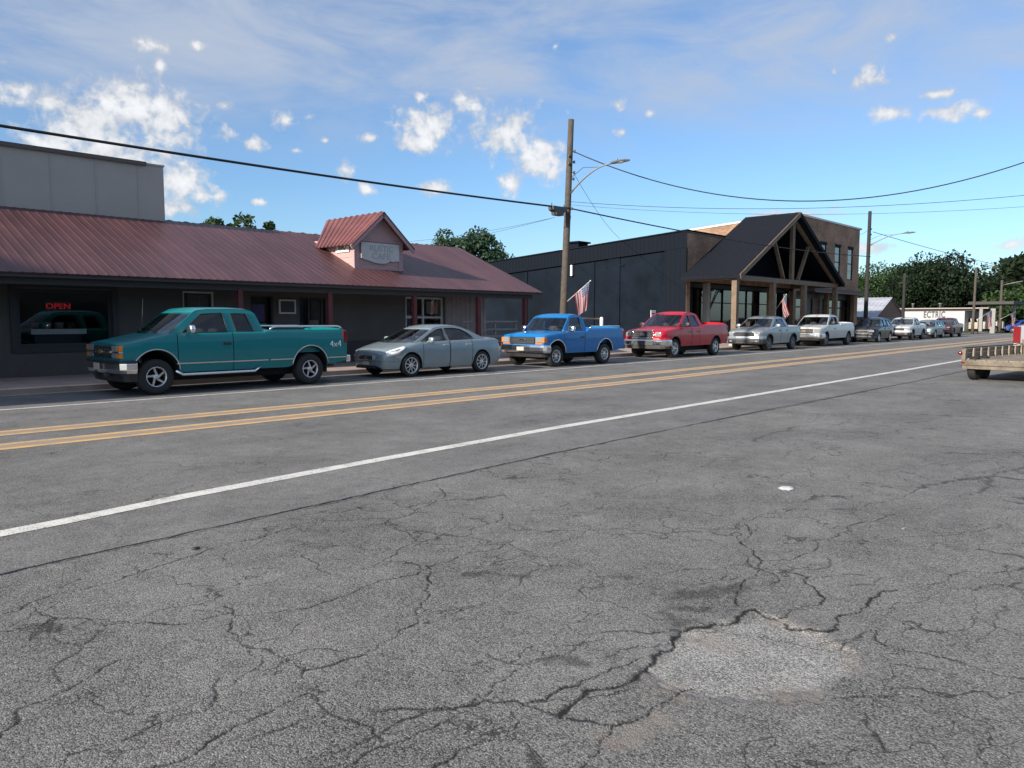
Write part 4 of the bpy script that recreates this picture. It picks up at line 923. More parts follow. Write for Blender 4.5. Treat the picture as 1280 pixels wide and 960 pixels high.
def ribbed(p00, p10, p01, p11, n, rib, w=.2):
    """ribbed sheet: p00->p10 along the eave, p01->p11 along the ridge; ribs run up the slope"""
    mb = MB(); A, B, C, D = map(Vector, (p00, p10, p01, p11)); nrm = (B - A).cross(C - A).normalized()
    lo, hi = [], []
    for k in range(n):
        for t, h in ((0, 0), (.5 - w, 0), (.5 - w * .5, 1), (.5 + w * .5, 1), (.5 + w, 0)):
            s_ = (k + t) / n; lo.append(A.lerp(B, s_) + nrm * rib * h); hi.append(C.lerp(D, s_) + nrm * rib * h)
    lo.append(B); hi.append(D)
    mb.rings([lo, hi], close=False, cap=False); mb.rings([[p - nrm * .03 for p in lo], [p - nrm * .03 for p in hi]], close=False, cap=False)
    mb.rings([lo, [p - nrm * .03 for p in lo]], close=False, cap=False); mb.rings([hi, [p - nrm * .03 for p in hi]], close=False, cap=False)
    return mb

# ------------------------------------------------------------------ red roofed cafe building
cafe = empty('cafe_building', 'low stucco building under a long red metal porch roof with a gabled dormer', 'building', (8, 22.5, 0))
def B(mb, nm, m, root, bevel=0, par=None):
    o = mb.build(nm, m, None, bevel=bevel); p_ = par or root
    o.parent = p_; o.location = Vector((0, 0, 0)) - (p_.matrix_world.translation if False else Vector(p_.location) + (Vector(p_.parent.location) if p_.parent else Vector((0, 0, 0))))
    return o
EY, EZ, RY, RZ, XE = 20.4, 2.70, 25.3, 4.80, 23.72; WY = 22.5
sl = (RZ - EZ) / (RY - EY)
B(ribbed((-9, EY, EZ), (XE, EY, EZ), (-9, RY, RZ), (XE, RY, RZ), 140, .010), 'roof', ROOFR, cafe)
B(ribbed((XE, 30.2, EZ), (-9, 30.2, EZ), (XE, RY, RZ), (-9, RY, RZ), 60, .028), 'roof', ROOFR, cafe)
t = MB(); t.box(-9, XE - .02, EY + .05, EY + .09, EZ - .10, EZ - .005); t.box(-9, XE - .3, EY + .3, EY + .45, EZ - .26, EZ - .10); B(t, 'fascia', FASC, cafe)
t = MB(); t.box(-9, XE - .1, EY + .1, WY, EZ - .08, EZ - .05); B(t, 'soffit', SOFF, cafe)
bx0, bx1 = xat(20, WY), xat(140, WY); win1 = (bx0, bx1, .90, 2.40)
win2 = (xat(229, WY), xat(268, WY), 1.10, 2.44); win3 = (xat(313, WY), xat(342, WY), .30, 2.38); win4 = (xat(374, WY), xat(409, WY), .9, 2.36)
win5 = (xat(507, WY), xat(554, WY), .25, 2.46)
w_ = MB(); wall_y(w_, -9, xat(555, WY) + .05, .15, 2.62, WY, .2, [win1, win2, win3, win4, win5]); w_.box(-9, -8.8, WY + .2, 30, .15, 2.62); B(w_, 'wall', STUC, cafe)
c_ = ribbed((xat(555, WY) + .06, WY - .02, .15), (22.55, WY - .02, .15), (xat(555, WY) + .06, WY - .02, 2.62), (22.55, WY - .02, 2.62), 9, .03); B(c_, 'metal_siding', CORR, cafe)
t = MB(); t.box(22.35, 22.56, WY, 30, .15, 2.62); t.box(-9, 22.35, 29.8, 30, .15, 2.7); t.prism([(22.0, 0), (22.0, 0)], 'y', 0, 0) if False else None; B(t, 'side_wall', STUC, cafe)
t = MB(); t.prism([(EY + .6, 2.62), (30.1, 2.62), (RY, RZ - .06)], 'x', 23.3, 23.42); B(t, 'gable_wall', STUC, cafe)
t = MB(); t.box(xat(414, WY), xat(506, WY), WY - .04, WY - .004, .15, .88); B(t, 'wainscot', WAIN, cafe)
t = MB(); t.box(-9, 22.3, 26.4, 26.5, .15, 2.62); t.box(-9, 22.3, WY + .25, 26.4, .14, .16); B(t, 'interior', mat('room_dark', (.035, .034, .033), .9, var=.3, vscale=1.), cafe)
for (h, fm, fw_, mull, rails) in ((win1, DFR, .09, (), ()), (win2, WFR, .05, (), (1.75,)), (win3, DFR, .05, (), ()), (win4, DFR, .05, ((win4[0] + win4[1]) / 2 - .15, (win4[0] + win4[1]) / 2 + .35), ()), (win5, WFR, .07, ((win5[0] + win5[1]) / 2 - .05,), (1.70,))):
    f = MB(); frame_y(f, *h[:2], h[2], h[3], WY + .03, fw_, .08, mull, rails); fo = B(f, 'window', fm, cafe)
    p_ = MB(); p_.quad((h[0] + .02, WY + .075, h[2] + .02), (h[1] - .02, WY + .075, h[2] + .02), (h[1] - .02, WY + .075, h[3] - .02), (h[0] + .02, WY + .075, h[3] - .02)); o = B(p_, 'pane', M['pane'], cafe, par=fo)
f = MB(); frame_y(f, win1[0] - .14, win1[1] + .14, win1[2] - .14, win1[3] + .18, WY - .05, .14, .05); B(f, 'window_surround', DFR, cafe)
for px in (300, 412, 518, 598, 656):
    x = xat(px, 20.75); t = MB(); t.box(x - .075, x + .075, 20.68, 20.83, .15, 2.5); B(t, 'post', POSTR, cafe, .01)
# parapet block
t = MB(); PX1 = 10.72
t.box(-9, PX1, 25.2, 33, 4.55, 6.46); x = -8.4
B(t, 'parapet', PARAP, cafe)
t = MB()
while x < PX1: t.box(x, x + .03, 25.185, 25.2, 4.72, 6.40); x += 1.22
B(t, 'parapet_seam', PARAP, cafe)
t = MB(); t.box(-9.05, PX1 - .55, 25.12, 25.3, 6.41, 6.53); B(t, 'parapet_cap', CAPB, cafe)
t = MB(); t.box(PX1 - .55, PX1 + .03, 25.17, 33.03, 6.46, 6.51); B(t, 'parapet_flashing', PARAP, cafe)
# dormer
DY = 21.95; DX0, DX1, DZ1 = 15.68, 17.74, 4.42; DAP = 5.33; dxm = (DX0 + DX1) / 2
def rz(y): return EZ + sl * (y - EY)
yb_ = EY + (DZ1 - EZ) / sl
d_ = MB(); d_.add([(DX0, DY, rz(DY) - .02), (DX1, DY, rz(DY) - .02), (DX1, DY, DZ1), (dxm, DY, DAP - .05), (DX0, DY, DZ1)], [(0, 1, 2, 3, 4)])
for x in (DX0, DX1): d_.add([(x, DY, rz(DY) - .02), (x, yb_, DZ1), (x, DY, DZ1)], [(0, 1, 2)])
dm = B(d_, 'dormer', PINKW, cafe)
t = MB()
for z in [rz(DY) + .16 * k for k in range(1, 12)]:
    if z < DZ1: t.box(DX0 + .01, DX1 - .01, DY - .012, DY, z - .006, z + .006)
for z in [3.55, 3.75, 3.95, 4.15, 4.3]:
    ye = EY + (z - EZ) / sl; t.box(DX0 - .012, DX0, DY, ye - .02, z - .006, z + .006)
B(t, 'siding_lap', PINKT, cafe, par=dm)
t = MB(); 
for x in (DX0, DX1 - .14): t.box(x - .02, x + .16, DY - .03, DY + .12, rz(DY) - .02, DZ1)
t.box(DX0 + .14, DX1 - .14, DY - .025, DY, DZ1 - .12, DZ1 - .02); t.box(DX0 - .03, DX1 + .03, DY - .05, DY, rz(DY) - .03, rz(DY) + .07); B(t, 'corner_board', PINKT, cafe, par=dm)
ov = .33; ez = DZ1 - .30 + .05; sls = (DAP - DZ1) / (dxm - DX0); yr_ = EY + (DAP - EZ) / sl
lx, rx = DX0 - ov, DX1 + ov; zl = DAP - sls * (dxm - lx)
yl = EY + (zl - EZ) / sl
dr = ribbed((lx, yl + .1, zl), (lx, DY - .35, zl), (dxm, min(yr_, RY) - .2, DAP), (dxm, DY - .35, DAP), 10, .035); B(dr, 'dormer_roof', ROOFD, cafe, par=dm)
dr = ribbed((rx, DY - .35, zl), (rx, yl + .1, zl), (dxm, DY - .35, DAP), (dxm, min(yr_, RY) - .2, DAP), 10, .035); B(dr, 'dormer_roof', ROOFD, cafe, par=dm)
t = MB()
for sx, x in ((-1, lx), (1, rx)): t.bar((x, DY - .30, zl - .10), (dxm, DY - .30, DAP - .10), .05, .14)
B(t, 'barge_board', PINKT, cafe, par=dm)
sg = empty('painted_sign', 'faded white painted sign with scalloped lower edge on the dormer front', 'sign', (dxm + .0, DY - .05, 3.9))
sx0, sx1, sz0, sz1 = DX0 + .24, DX1 - .18, 3.60, 4.26
t = MB(); poly = [(sx0, sz1), (sx1, sz1), (sx1, sz0 + .08)] + [(sx1 - (sx1 - sx0) * k / 12, sz0 + .08 - .12 * math.sin(math.pi * k / 12) ** 2 + (.05 if 2 < k < 4 else 0)) for k in range(1, 12)] + [(sx0, sz0 + .12)]
t.prism(poly, 'y', DY - .075, DY - .05); B(t, 'board', SIGNW, sg)
text_obj('lettering', 'RUSTIC', .30, SIGNL, sg, (.08, -.03, .17), (R(90), 0, 0), .004, 1.05); text_obj('lettering', 'CAFE', .30, SIGNL, sg, (.05, -.03, -.09), (R(90), 0, 0), .004, 1.2)
s2 = empty('small_sign', 'small white sign with black letters on the dormer side under its eave', 'sign', (DX0 - .03, DY + .62, 4.10))
t = MB(); t.box(DX0 - .05, DX0 - .02, DY + .25, DY + 1.02, 3.93, 4.26); B(t, 'board', M['white'], s2)
text_obj('lettering', 'BBQ', .24, SIGND, s2, (-.03, 0, 0), (R(90), 0, R(-90)), .004, 1.)
# neon sign and window display
NEON = mat('neon_red', (.3, .01, .01), .4, emis=((1., .03, .03), .09))
nx, _, nz = at(73, 383, WY + .2)
ns = empty('neon_sign', 'red neon sign reading OPEN hanging inside the big dark window', 'sign', (nx, WY + .2, nz))
text_obj('neon_tube', 'OPEN', .20, NEON, ns, (0, 0, 0), (R(90), 0, 0), .006, 1.15)
t = MB(); t.box(nx - .3, nx + .3, WY + .22, WY + .24, nz - .12, nz + .12); B(t, 'backing', DFR, ns)
ct = empty('display_counter', 'white topped counter with baskets behind the big dark window', 'counter', (nx, WY + 1, .15))
t = MB(); t.box(bx0 + .45, bx1 - .5, WY + .5, WY + 1.3, 1.22, 1.36); B(t, 'counter_top', M['white'], ct); t = MB(); t.box(bx0 + .55, bx1 - .6, WY + .6, WY + 1.2, .16, 1.22); B(t, 'counter_base', DFR, ct)
for k in range(4):
    t = MB(); x = bx0 + .6 + .3 * k; t.lathe_z([(.09, 0), (.13, .16), (.12, .18), (.03, .15)], (x, WY + .8, 1.36), 12); t2 = t.build('basket', [TIMB, PALE, CORR, WAIN][k]); tag(t2, ['woven tan basket at the left end of the window counter', 'pale bowl beside the tan basket on the window counter', 'pinkish pot between the pale bowl and the dark pot on the counter', 'dark pot nearest the middle of the window counter'][k], 'basket', 'pots on the window counter')
CUR = [mat('curtain_grey', (.16, .165, .18), .9, var=.3, vscale=6), mat('curtain_blue', (.06, .09, .16), .9, var=.3, vscale=6), mat('poster_violet', (.10, .08, .30), .7, var=.4, vscale=5), mat('poster_cream', (.34, .30, .24), .7, var=.3, vscale=6)]
def fold(x0, x1, z0, z1, y, m, par):
    t = MB(); k = 28; t.smooth = True
    t.rings([[(x0 + (x1 - x0) * i / k, y + .03 * math.sin(i * 1.3), z0), (x0 + (x1 - x0) * i / k, y + .03 * math.sin(i * 1.3 + .3), z1)] for i in range(k + 1)], close=False, cap=False); B(t, 'curtain', m, cafe, par=par)
fold(win4[1] - .42, win4[1] - .1, win4[2] + .1, win4[3] - .1, WY + .3, CUR[0], cafe); fold(win4[0] + .08, win4[0] + .32, win4[2] + .1, win4[3] - .1, WY + .3, CUR[1], cafe)
fold(win2[0] + .05, win2[1] - .05, 1.8, win2[3] - .08, WY + .3, CUR[0], cafe); fold(win5[0] + .1, win5[0] + .5, .3, win5[3] - .1, WY + .35, CUR[0], cafe)
for (x0, x1, z0, z1, m_, lab) in ((win3[0] + .12, win3[0] + .55, 1.55, 2.1, CUR[2], 'violet blue poster in the doorway glass left of the notice'), (win4[0] + .45, win4[0] + .8, 1.1, 1.6, CUR[3], 'cream poster low in the window under the notice'), (win5[1] - .75, win5[1] - .2, 1.85, 2.3, CUR[3], 'cream card high in the white framed window')):
    t = MB(); t.box(x0, x1, WY + .12, WY + .13, z0, z1); o = t.build('poster', m_); tag(o, lab, 'poster', 'posters in the porch windows')
nb = empty('notice_board', 'small notice with a pale frame hung in the porch window', 'notice', (13.3, WY - .1, 2.05))
nx0, nx1 = xat(349, WY - .08), xat(370, WY - .08); t = MB(); frame_y(t, nx0, nx1, 1.80, 2.26, WY - .09, .05, .05); B(t, 'frame', WFR, nb); t = MB(); t.box(nx0 + .04, nx1 - .04, WY - .07, WY - .05, 1.84, 2.22); B(t, 'panel', DFR, nb)

# ------------------------------------------------------------------ ramp fence and little things by the kerb
fn = empty('rail_fence', 'pale four rail fence between the red porch posts', 'fence', (21, 20.9, .15))
for z in (.72, .98, 1.24, 1.54):
    t = MB(); t.box(19.75, 22.75, 20.88, 20.92, z - .03, z + .03); B(t, 'rail', PALE, fn)
for x in (20.0, 21.5, 22.7): t = MB(); t.box(x - .04, x + .04, 20.925, 21.0, .15, 1.6); B(t, 'fence_post', PALE, fn)
fn = empty('handrail', 'tan handrail behind the bed of the blue pickup', 'handrail', (25, 19.6, .15))
t = MB(); t.tube([(24.3, 19.6, 1.66), (26.4, 19.6, 1.66)], .03, 8); B(t, 'rail', mat('rail_tan', (.3, .2, .15), .6), fn)
t = MB(); t.tube([(24.4, 19.6, .15), (24.4, 19.6, 1.66)], .03, 8); B(t, 'rail_post', mat('rail_tan2', (.3, .2, .15), .6), fn)
bl = empty('bollard', 'white capped bollard at the end of the handrail behind the blue pickup', 'bollard', (26.47, 19.5, .15))
t = MB(); t.lathe_z([(.075, 0), (.075, 1.50), (.06, 1.56), (.01, 1.58)], (0, 0, 0), 14); o = t.build('post', M['white'], bl); t = MB(); t.lathe_z([(.13, 0), (.13, .03), (.08, .05)], (0, 0, 0), 14); t.build('base_plate', GALV, bl)
ws = empty('notice_sign', 'small white notice sign on a stake before the charcoal wall', 'sign', (30.75, 19.7, .15))
t = MB(); t.box(30.56, 30.96, 19.69, 19.72, 1.55, 2.05); B(t, 'board', M['white'], ws, .01); t = MB(); t.box(30.73, 30.78, 19.72, 19.76, .15, 1.95); B(t, 'stake', GALV, ws)
for k in range(2): t = MB(); t.box(30.62, 30.90 - .06 * k, 19.682, 19.69, 1.86 - .16 * k, 1.92 - .16 * k); B(t, 'lettering', SIGND, ws)

# ------------------------------------------------------------------ charcoal building with timber porch
hall = empty('brick_hall', 'charcoal sided brick building with a big dark gabled timber porch', 'building', (48, 24, 0))
HX, HYF = 40.7, 23.8
def ht(y): return 6.86 - .064 * (y - HYF)
t = MB(); t.add([(HX + .08, HYF + .05, 0), (HX + .08, 47, 0), (HX + .08, 47, ht(47)), (HX + .08, HYF + .05, ht(HYF))], [(0, 1, 2, 3)])
t.add([(HX + .08, 47, 0), (56, 47, 0), (56, 47, ht(47)), (HX + .08, 47, ht(47))], [(0, 1, 2, 3)])
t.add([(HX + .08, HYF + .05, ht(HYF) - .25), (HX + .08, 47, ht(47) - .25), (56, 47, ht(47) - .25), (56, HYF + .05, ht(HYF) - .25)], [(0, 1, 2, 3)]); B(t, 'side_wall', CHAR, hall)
# ribbed metal band and corner pier standing proud of the side wall
t = MB(); y = HYF; 
while y < 47:
    y2 = min(y + .3, 47); t.add([(HX - .02, y, ht(y) - .98), (HX - .02, y2 - .05, ht(y2) - .98), (HX - .02, y2 - .05, ht(y2)), (HX - .02, y, ht(y))], [(0, 1, 2, 3)])
    t.add([(HX - .032, y2 - .05, ht(y2) - .98), (HX - .032, y2, ht(y2) - .98), (HX - .032, y2, ht(y2)), (HX - .032, y2 - .05, ht(y2))], [(0, 1, 2, 3)])
    t.add([(HX - .02, y2 - .05, ht(y2) - .98), (HX - .032, y2 - .05, ht(y2) - .98), (HX - .032, y2 - .05, ht(y2)), (HX - .02, y2 - .05, ht(y2))], [(0, 1, 2, 3)]); y = y2
t.add([(HX - .06, HYF, ht(HYF) - .99), (HX + .08, HYF, ht(HYF) - .99), (HX + .08, 47, ht(47) - .99), (HX - .06, 47, ht(47) - .99)], [(0, 1, 2, 3)]); B(t, 'metal_band', CHTR, hall)
t = MB(); t.box(HX - .04, HX + .07, HYF, HYF + 1.5, 0, ht(HYF) - 1.0)
for k in range(5): t.box(HX - .052, HX - .04, HYF + .1 + .32 * k, HYF + .16 + .32 * k, 0, ht(HYF) - 1.05)
B(t, 'corner_pier', CHTR, hall)
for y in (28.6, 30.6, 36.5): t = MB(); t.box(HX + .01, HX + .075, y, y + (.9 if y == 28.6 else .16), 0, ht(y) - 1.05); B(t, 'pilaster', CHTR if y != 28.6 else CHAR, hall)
t = MB(); t.bar((HX + .05, 28.3, 5.05), (HX + .05, 29.7, 5.0), .06, .1); B(t, 'ledge', CHTR, hall)
t = MB(); t.add([(HX - .10, HYF - .06, ht(HYF)), (HX + .25, HYF - .06, ht(HYF)), (HX + .25, 47, ht(47)), (HX - .10, 47, ht(47)), (HX - .10, HYF - .06, ht(HYF) + .07), (HX + .25, HYF - .06, ht(HYF) + .07), (HX + .25, 47, ht(47) + .07), (HX - .10, 47, ht(47) + .07)], [(0, 1, 2, 3), (7, 6, 5, 4), (0, 4, 5, 1), (1, 5, 6, 2), (2, 6, 7, 3), (3, 7, 4, 0)]); B(t, 'coping', CHTR, hall)
# front, single storey
t = MB(); wall_y(t, HX, 56, 3.9, 6.84, HYF, .25, []); t.box(HX - .01, HX + .42, HYF - .01, HYF + .3, 0, 3.9); B(t, 'front_wall', BRK, hall)
t = MB(); t.box(HX - .05, 56, HYF - .06, HYF + .3, 6.84, 6.92); B(t, 'coping', CHTR, hall)
t = MB(); wall_y(t, HX + .42, 56, .15, 3.9, HYF + .7, .1, []); B(t, 'shop_front', DFR, hall)
for k in range(9):
    x0 = HX + .6 + k * 1.7; f = MB(); frame_y(f, x0, x0 + 1.6, .4, 3.6, HYF + .62, .06, .07, (), (2.7,)); fo = B(f, 'window', CHTR, hall); p_ = MB(); p_.box(x0 + .05, x0 + 1.55, HYF + .645, HYF + .66, .45, 3.55); B(p_, 'pane', M['darkpane'], hall, par=fo)
t = MB(); t.box(HX + .42, 56, HYF + .02, HYF + .68, 3.86, 3.9); B(t, 'lintel', CHTR, hall)
# two storey part
TX0, TX1, TZ = 56.0, 69.35, 9.32
def tt(y): return TZ - .060 * (y - HYF)
tw = [(xat(1022.6, HYF), xat(1030.5, HYF)), (xat(1041.2, HYF), xat(1048, HYF)), (xat(1057.3, HYF), xat(1063.6, HYF))]
tw = [(a, b, 4.95, 7.55) for a, b in tw]
t = MB(); wall_y(t, TX0, TX1, 3.75, TZ, HYF, .3, tw); t.box(TX1 - .75, TX1, HYF, HYF + .3, 0, 3.75); t.box(TX0, TX0 + .5, HYF, HYF + .3, 0, 3.75); t.box(62.6, 63.0, HYF, HYF + .3, 0, 3.75)
t.add([(TX0, HYF, 3.75), (TX0, 46, 3.75), (TX0, 46, tt(46)), (TX0, HYF, TZ)], [(0, 1, 2, 3)]); t.add([(TX1, HYF, 0), (TX1, 46, 0), (TX1, 46, tt(46)), (TX1, HYF, TZ)], [(0, 1, 2, 3)]); t.add([(TX0, 46, 0), (TX1, 46, 0), (TX1, 46, tt(46)), (TX0, 46, tt(46))], [(0, 1, 2, 3)])
B(t, 'upper_wall', BRK, hall)
t = MB(); t.add([(TX0, HYF + .3, TZ - .3), (TX1, HYF + .3, TZ - .3), (TX1, 46, tt(46) - .3), (TX0, 46, tt(46) - .3)], [(0, 1, 2, 3)]); B(t, 'flat_roof', SHIN, hall)
t = MB(); t.box(TX0 - .06, TX1 + .06, HYF - .07, HYF + .35, TZ, TZ + .13); 
for x in (TX0, TX1): t.add([(x - .06, HYF - .07, TZ - .002), (x + .3, HYF - .07, TZ - .002), (x + .3, 46, tt(46)), (x - .06, 46, tt(46)), (x - .06, HYF - .07, TZ + .128), (x + .3, HYF - .07, TZ + .128), (x + .3, 46, tt(46) + .13), (x - .06, 46, tt(46) + .13)], [(0, 1, 2, 3), (7, 6, 5, 4), (0, 4, 5, 1), (1, 5, 6, 2), (2, 6, 7, 3), (3, 7, 4, 0)])
B(t, 'coping', CAPW, hall)
MIR = mat('window_reflect', (.03, .035, .04), .06, .0, spec=1.)
for a, b, c, d in tw:
    f = MB(); frame_y(f, a, b, c, d, HYF + .04, .07, .08, (), (6.3,)); fo = B(f, 'window', CHTR, hall); p_ = MB(); p_.box(a + .04, b - .04, HYF + .07, HYF + .09, c + .04, d - .04); B(p_, 'pane', MIR, hall, par=fo)
    p_ = MB(); p_.box(a - .06, b + .06, HYF - .03, HYF + .02, d + .002, d + .18); B(p_, 'window_lintel', CHTR, hall)
t = MB(); wall_y(t, TX0 + .5, TX1 - .75, .15, 3.75, HYF + .6, .1, []); B(t, 'shop_front', DFR, hall)
for k, (a, b, m_) in enumerate(((56.7, 59.6, M['darkpane']), (60.9, 62.4, mat('brown_door', (.12, .045, .03), .6)), (63.3, 65.7, M['darkpane']), (65.9, 68.4, M['darkpane']))):
    f = MB(); frame_y(f, a, b, .3, 3.3, HYF + .5, .1, .08, (), (2.6,)); fo = B(f, 'window' if k != 1 else 'door', TIMB if k < 2 else CHTR, hall); p_ = MB(); p_.box(a + .06, b - .06, HYF + .54, HYF + .55, .36, 3.24); B(p_, 'pane', m_, hall, par=fo)
t = MB(); t.box(57.2, 69.2, HYF - 1.1, HYF - .01, 3.72, 4.0); B(t, 'awning', mat('brown_awning', (.085, .055, .06), .7), hall)
t = MB(); t.box(57.2, 69.2, HYF - 1.16, HYF - 1.1, 3.66, 3.76); B(t, 'awning_edge', TIMB, hall)
# timber porch
PXL, PXR, PXM, PYF, PZ, PAP = 40.15, 56.0, 48.1, 20.15, 4.14, 8.34
ps = (PAP - PZ) / (PXM - PXL)
for (xe, sgn) in ((PXL, 1), (PXR, -1)):
    t = MB(); a = [(xe, PZ), (PXM, PAP), (PXM, PAP - .22), (xe, PZ - .2)]; t.prism(a, 'y', PYF, HYF + .02); B(t, 'porch_roof', SHIN, hall)
    t = MB(); t.bar((xe + sgn * .05, PYF - .03, PZ - .12), (PXM, PYF - .03, PAP - .14), .06, .26); B(t, 'barge_board', CHTR if sgn < 0 else TIMB, hall)
PB = 20.6
t = MB(); t.box(40.45, 55.75, PB - .12, PB + .12, 3.86, 4.14); B(t, 'beam', TIMB, hall, .01)
t = MB(); t.box(40.48, 40.72, PB + .125, HYF - .02, 3.87, 4.12); B(t, 'beam', TIMB, hall, .01)
t = MB(); t.box(55.45, 55.7, PB + .125, HYF - .02, 3.87, 4.12); B(t, 'beam', TIMB, hall, .01)
for px in (918.5, 965, 1004, 1043):
    x = xat(px, PB); t = MB(); t.box(x - .16, x + .16, PB - .155, PB + .155, .15, 3.86); B(t, 'post', TIMB, hall, .015); t = MB(); t.box(x - .22, x + .22, PB - .22, PB + .22, .14, .5); B(t, 'post_base', CONC, hall)
for (x0, x1) in ((40.6, PXM - .02), (55.6, PXM + .02)):
    t = MB(); zz = lambda x: PAP - .38 - ps * abs(PXM - x); t.bar((x0, PB, zz(x0) + .12), (x1, PB, zz(x1)), .16, .26); B(t, 'rafter', TIMB, hall)
t = MB(); t.box(PXM - .17, PXM + .17, PB - .1, PB + .1, 4.14, PAP - .4); B(t, 'king_post', TIMB, hall)
for (a, b) in ((968, 979), (1010.5, 997)):
    q0 = at(a, 300, PB); q1 = at(b, 351, PB); t = MB(); t.bar((q0[0], PB, 4.14 + (7.0 - 4.14) * .78), (q1[0], PB, 4.16), .13, .2, (0, 1, 0)); B(t, 'strut', TIMB, hall)
t = MB(); t.prism([(41.2, 4.2), (55.0, 4.2), (PXM, PAP - .3)], 'y', HYF - .18, HYF - .08); B(t, 'gable_shade_panel', DARKW, hall)  # panel closing the gable, near black to stand for the shaded brick
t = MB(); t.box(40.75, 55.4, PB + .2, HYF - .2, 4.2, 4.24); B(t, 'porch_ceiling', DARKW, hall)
for x in (43.2, 52.2): t = MB(); t.box(x, x + .35, HYF - .02, HYF + .3, .15, 3.88); B(t, 'pillar', BRK if x > 50 else CONC, hall)
q = at(723.5, 330, 29.9); cd = MB(); cd.box(HX - .14, HX - .02, 32.35, 32.5, 4.55, 5.25); B(cd, 'white_conduit', M['white'], hall)
rv = empty('roof_vent', 'dark square vent box on the flat roof beside the utility pole', 'vent', (42.5, 34, ht(33) - .3))
vx, vy, vz = at(722, 302, 34.0)
rv.location = (vx, 34, ht(34) - .26)
t = MB(); t.box(-.55, .55, -.5, .5, 0, 1.0); t.build('housing', CHTR, rv, bevel=.03); t = MB(); t.box(-.7, .7, -.65, .65, 1.0, 1.12); t.build('cap', CHTR, rv, bevel=.03)

# ------------------------------------------------------------------ far buildings
sh = empty('small_building', 'small building with a bright metal gable roof beyond the brick hall', 'building', (87, 28, 0))
t = MB()
r_ = ribbed((83, 32.5, 1.9), (83, 26.5, 1.9), (87.7, 32.5, 4.0), (87.7, 26.5, 4.0), 14, .04); B(r_, 'roof', ROOFW, sh)
r_ = ribbed((92.3, 26.5, 1.9), (92.3, 32.5, 1.9), (87.7, 26.5, 4.0), (87.7, 32.5, 4.0), 14, .04); B(r_, 'roof', ROOFW, sh)
t = MB(); t.prism([(83.4, 1.92), (92, 1.92), (87.7, 3.9)], 'y', 26.65, 26.8); B(t, 'gable', GABW, sh)
t = MB(); t.box(83.6, 91.8, 26.8, 32.2, 0, 1.92); B(t, 'wall', PALE, sh)
for k in range(3): t = MB(); t.box(84.4 + 2.5 * k, 85.9 + 2.5 * k, 26.76, 26.79, .5, 1.7); B(t, 'window', DFR, sh)
lb = empty('low_building', 'long low white building lettered ECTRIC behind the parked row', 'building', (112, 29, 0))
WHB = mat('white_panel', (.36, .37, .38), .6, var=.05); t = MB(); t.box(108, 120, 24.2, 40, 0, 2.75); B(t, 'wall', WHB, lb)
t = MB(); t.box(107.6, 120.4, 21.6, 40.4, 2.98, 3.12); B(t, 'roof', mat('roof_edge', (.28, .25, .24), .7), lb); t = MB(); t.box(107.9, 120, 23.0, 40, 2.75, 2.98); B(t, 'fascia', WAIN, lb)
yt0 = PX_ = None
def atX(x, y, X):
    d = ray(x, y); t_ = X / d[0]; return (X, d[1] * t_, H + d[2] * t_)
q0, q1 = atX(1152, 391.5, 108), atX(1184, 399.5, 108)
text_obj('lettering', 'ECTRIC', 1.1, SIGND, lb, (-4.03, (q0[1] + q1[1]) / 2 - 29, 2.24), (R(90), 0, R(-90)), .01, .62, 1.12, .03)
for k in range(3): t = MB(); t.lathe_z([(.12, 0), (.12, .5), (.2, .55), (.2, .65)], (110, 27.5 + 3.2 * k, 3.1), 8); B(t, 'vent_pipe', GALV, lb)
for px, w in ((1241, .5), (1226, .35)): q = atX(px, 400, 107.8); t = MB(); t.box(107.7, 108.1, q[1] - w / 2, q[1] + w / 2, 0, 2.98); B(t, 'pillar', PALE, lb)
cn = empty('canopy', 'flat dark forecourt canopy at the right end of the low white building', 'canopy', (113, 21, 0))
t = MB(); t.box(108.5, 120, 19.2, 24.0, 3.5, 3.85); B(t, 'slab', mat('canopy_slab', (.05, .047, .047), .8), cn)
for y in (19.6, 22.9): t = MB(); t.box(112, 112.3, y, y + .3, 0, 3.5); B(t, 'column', GALV, cn)
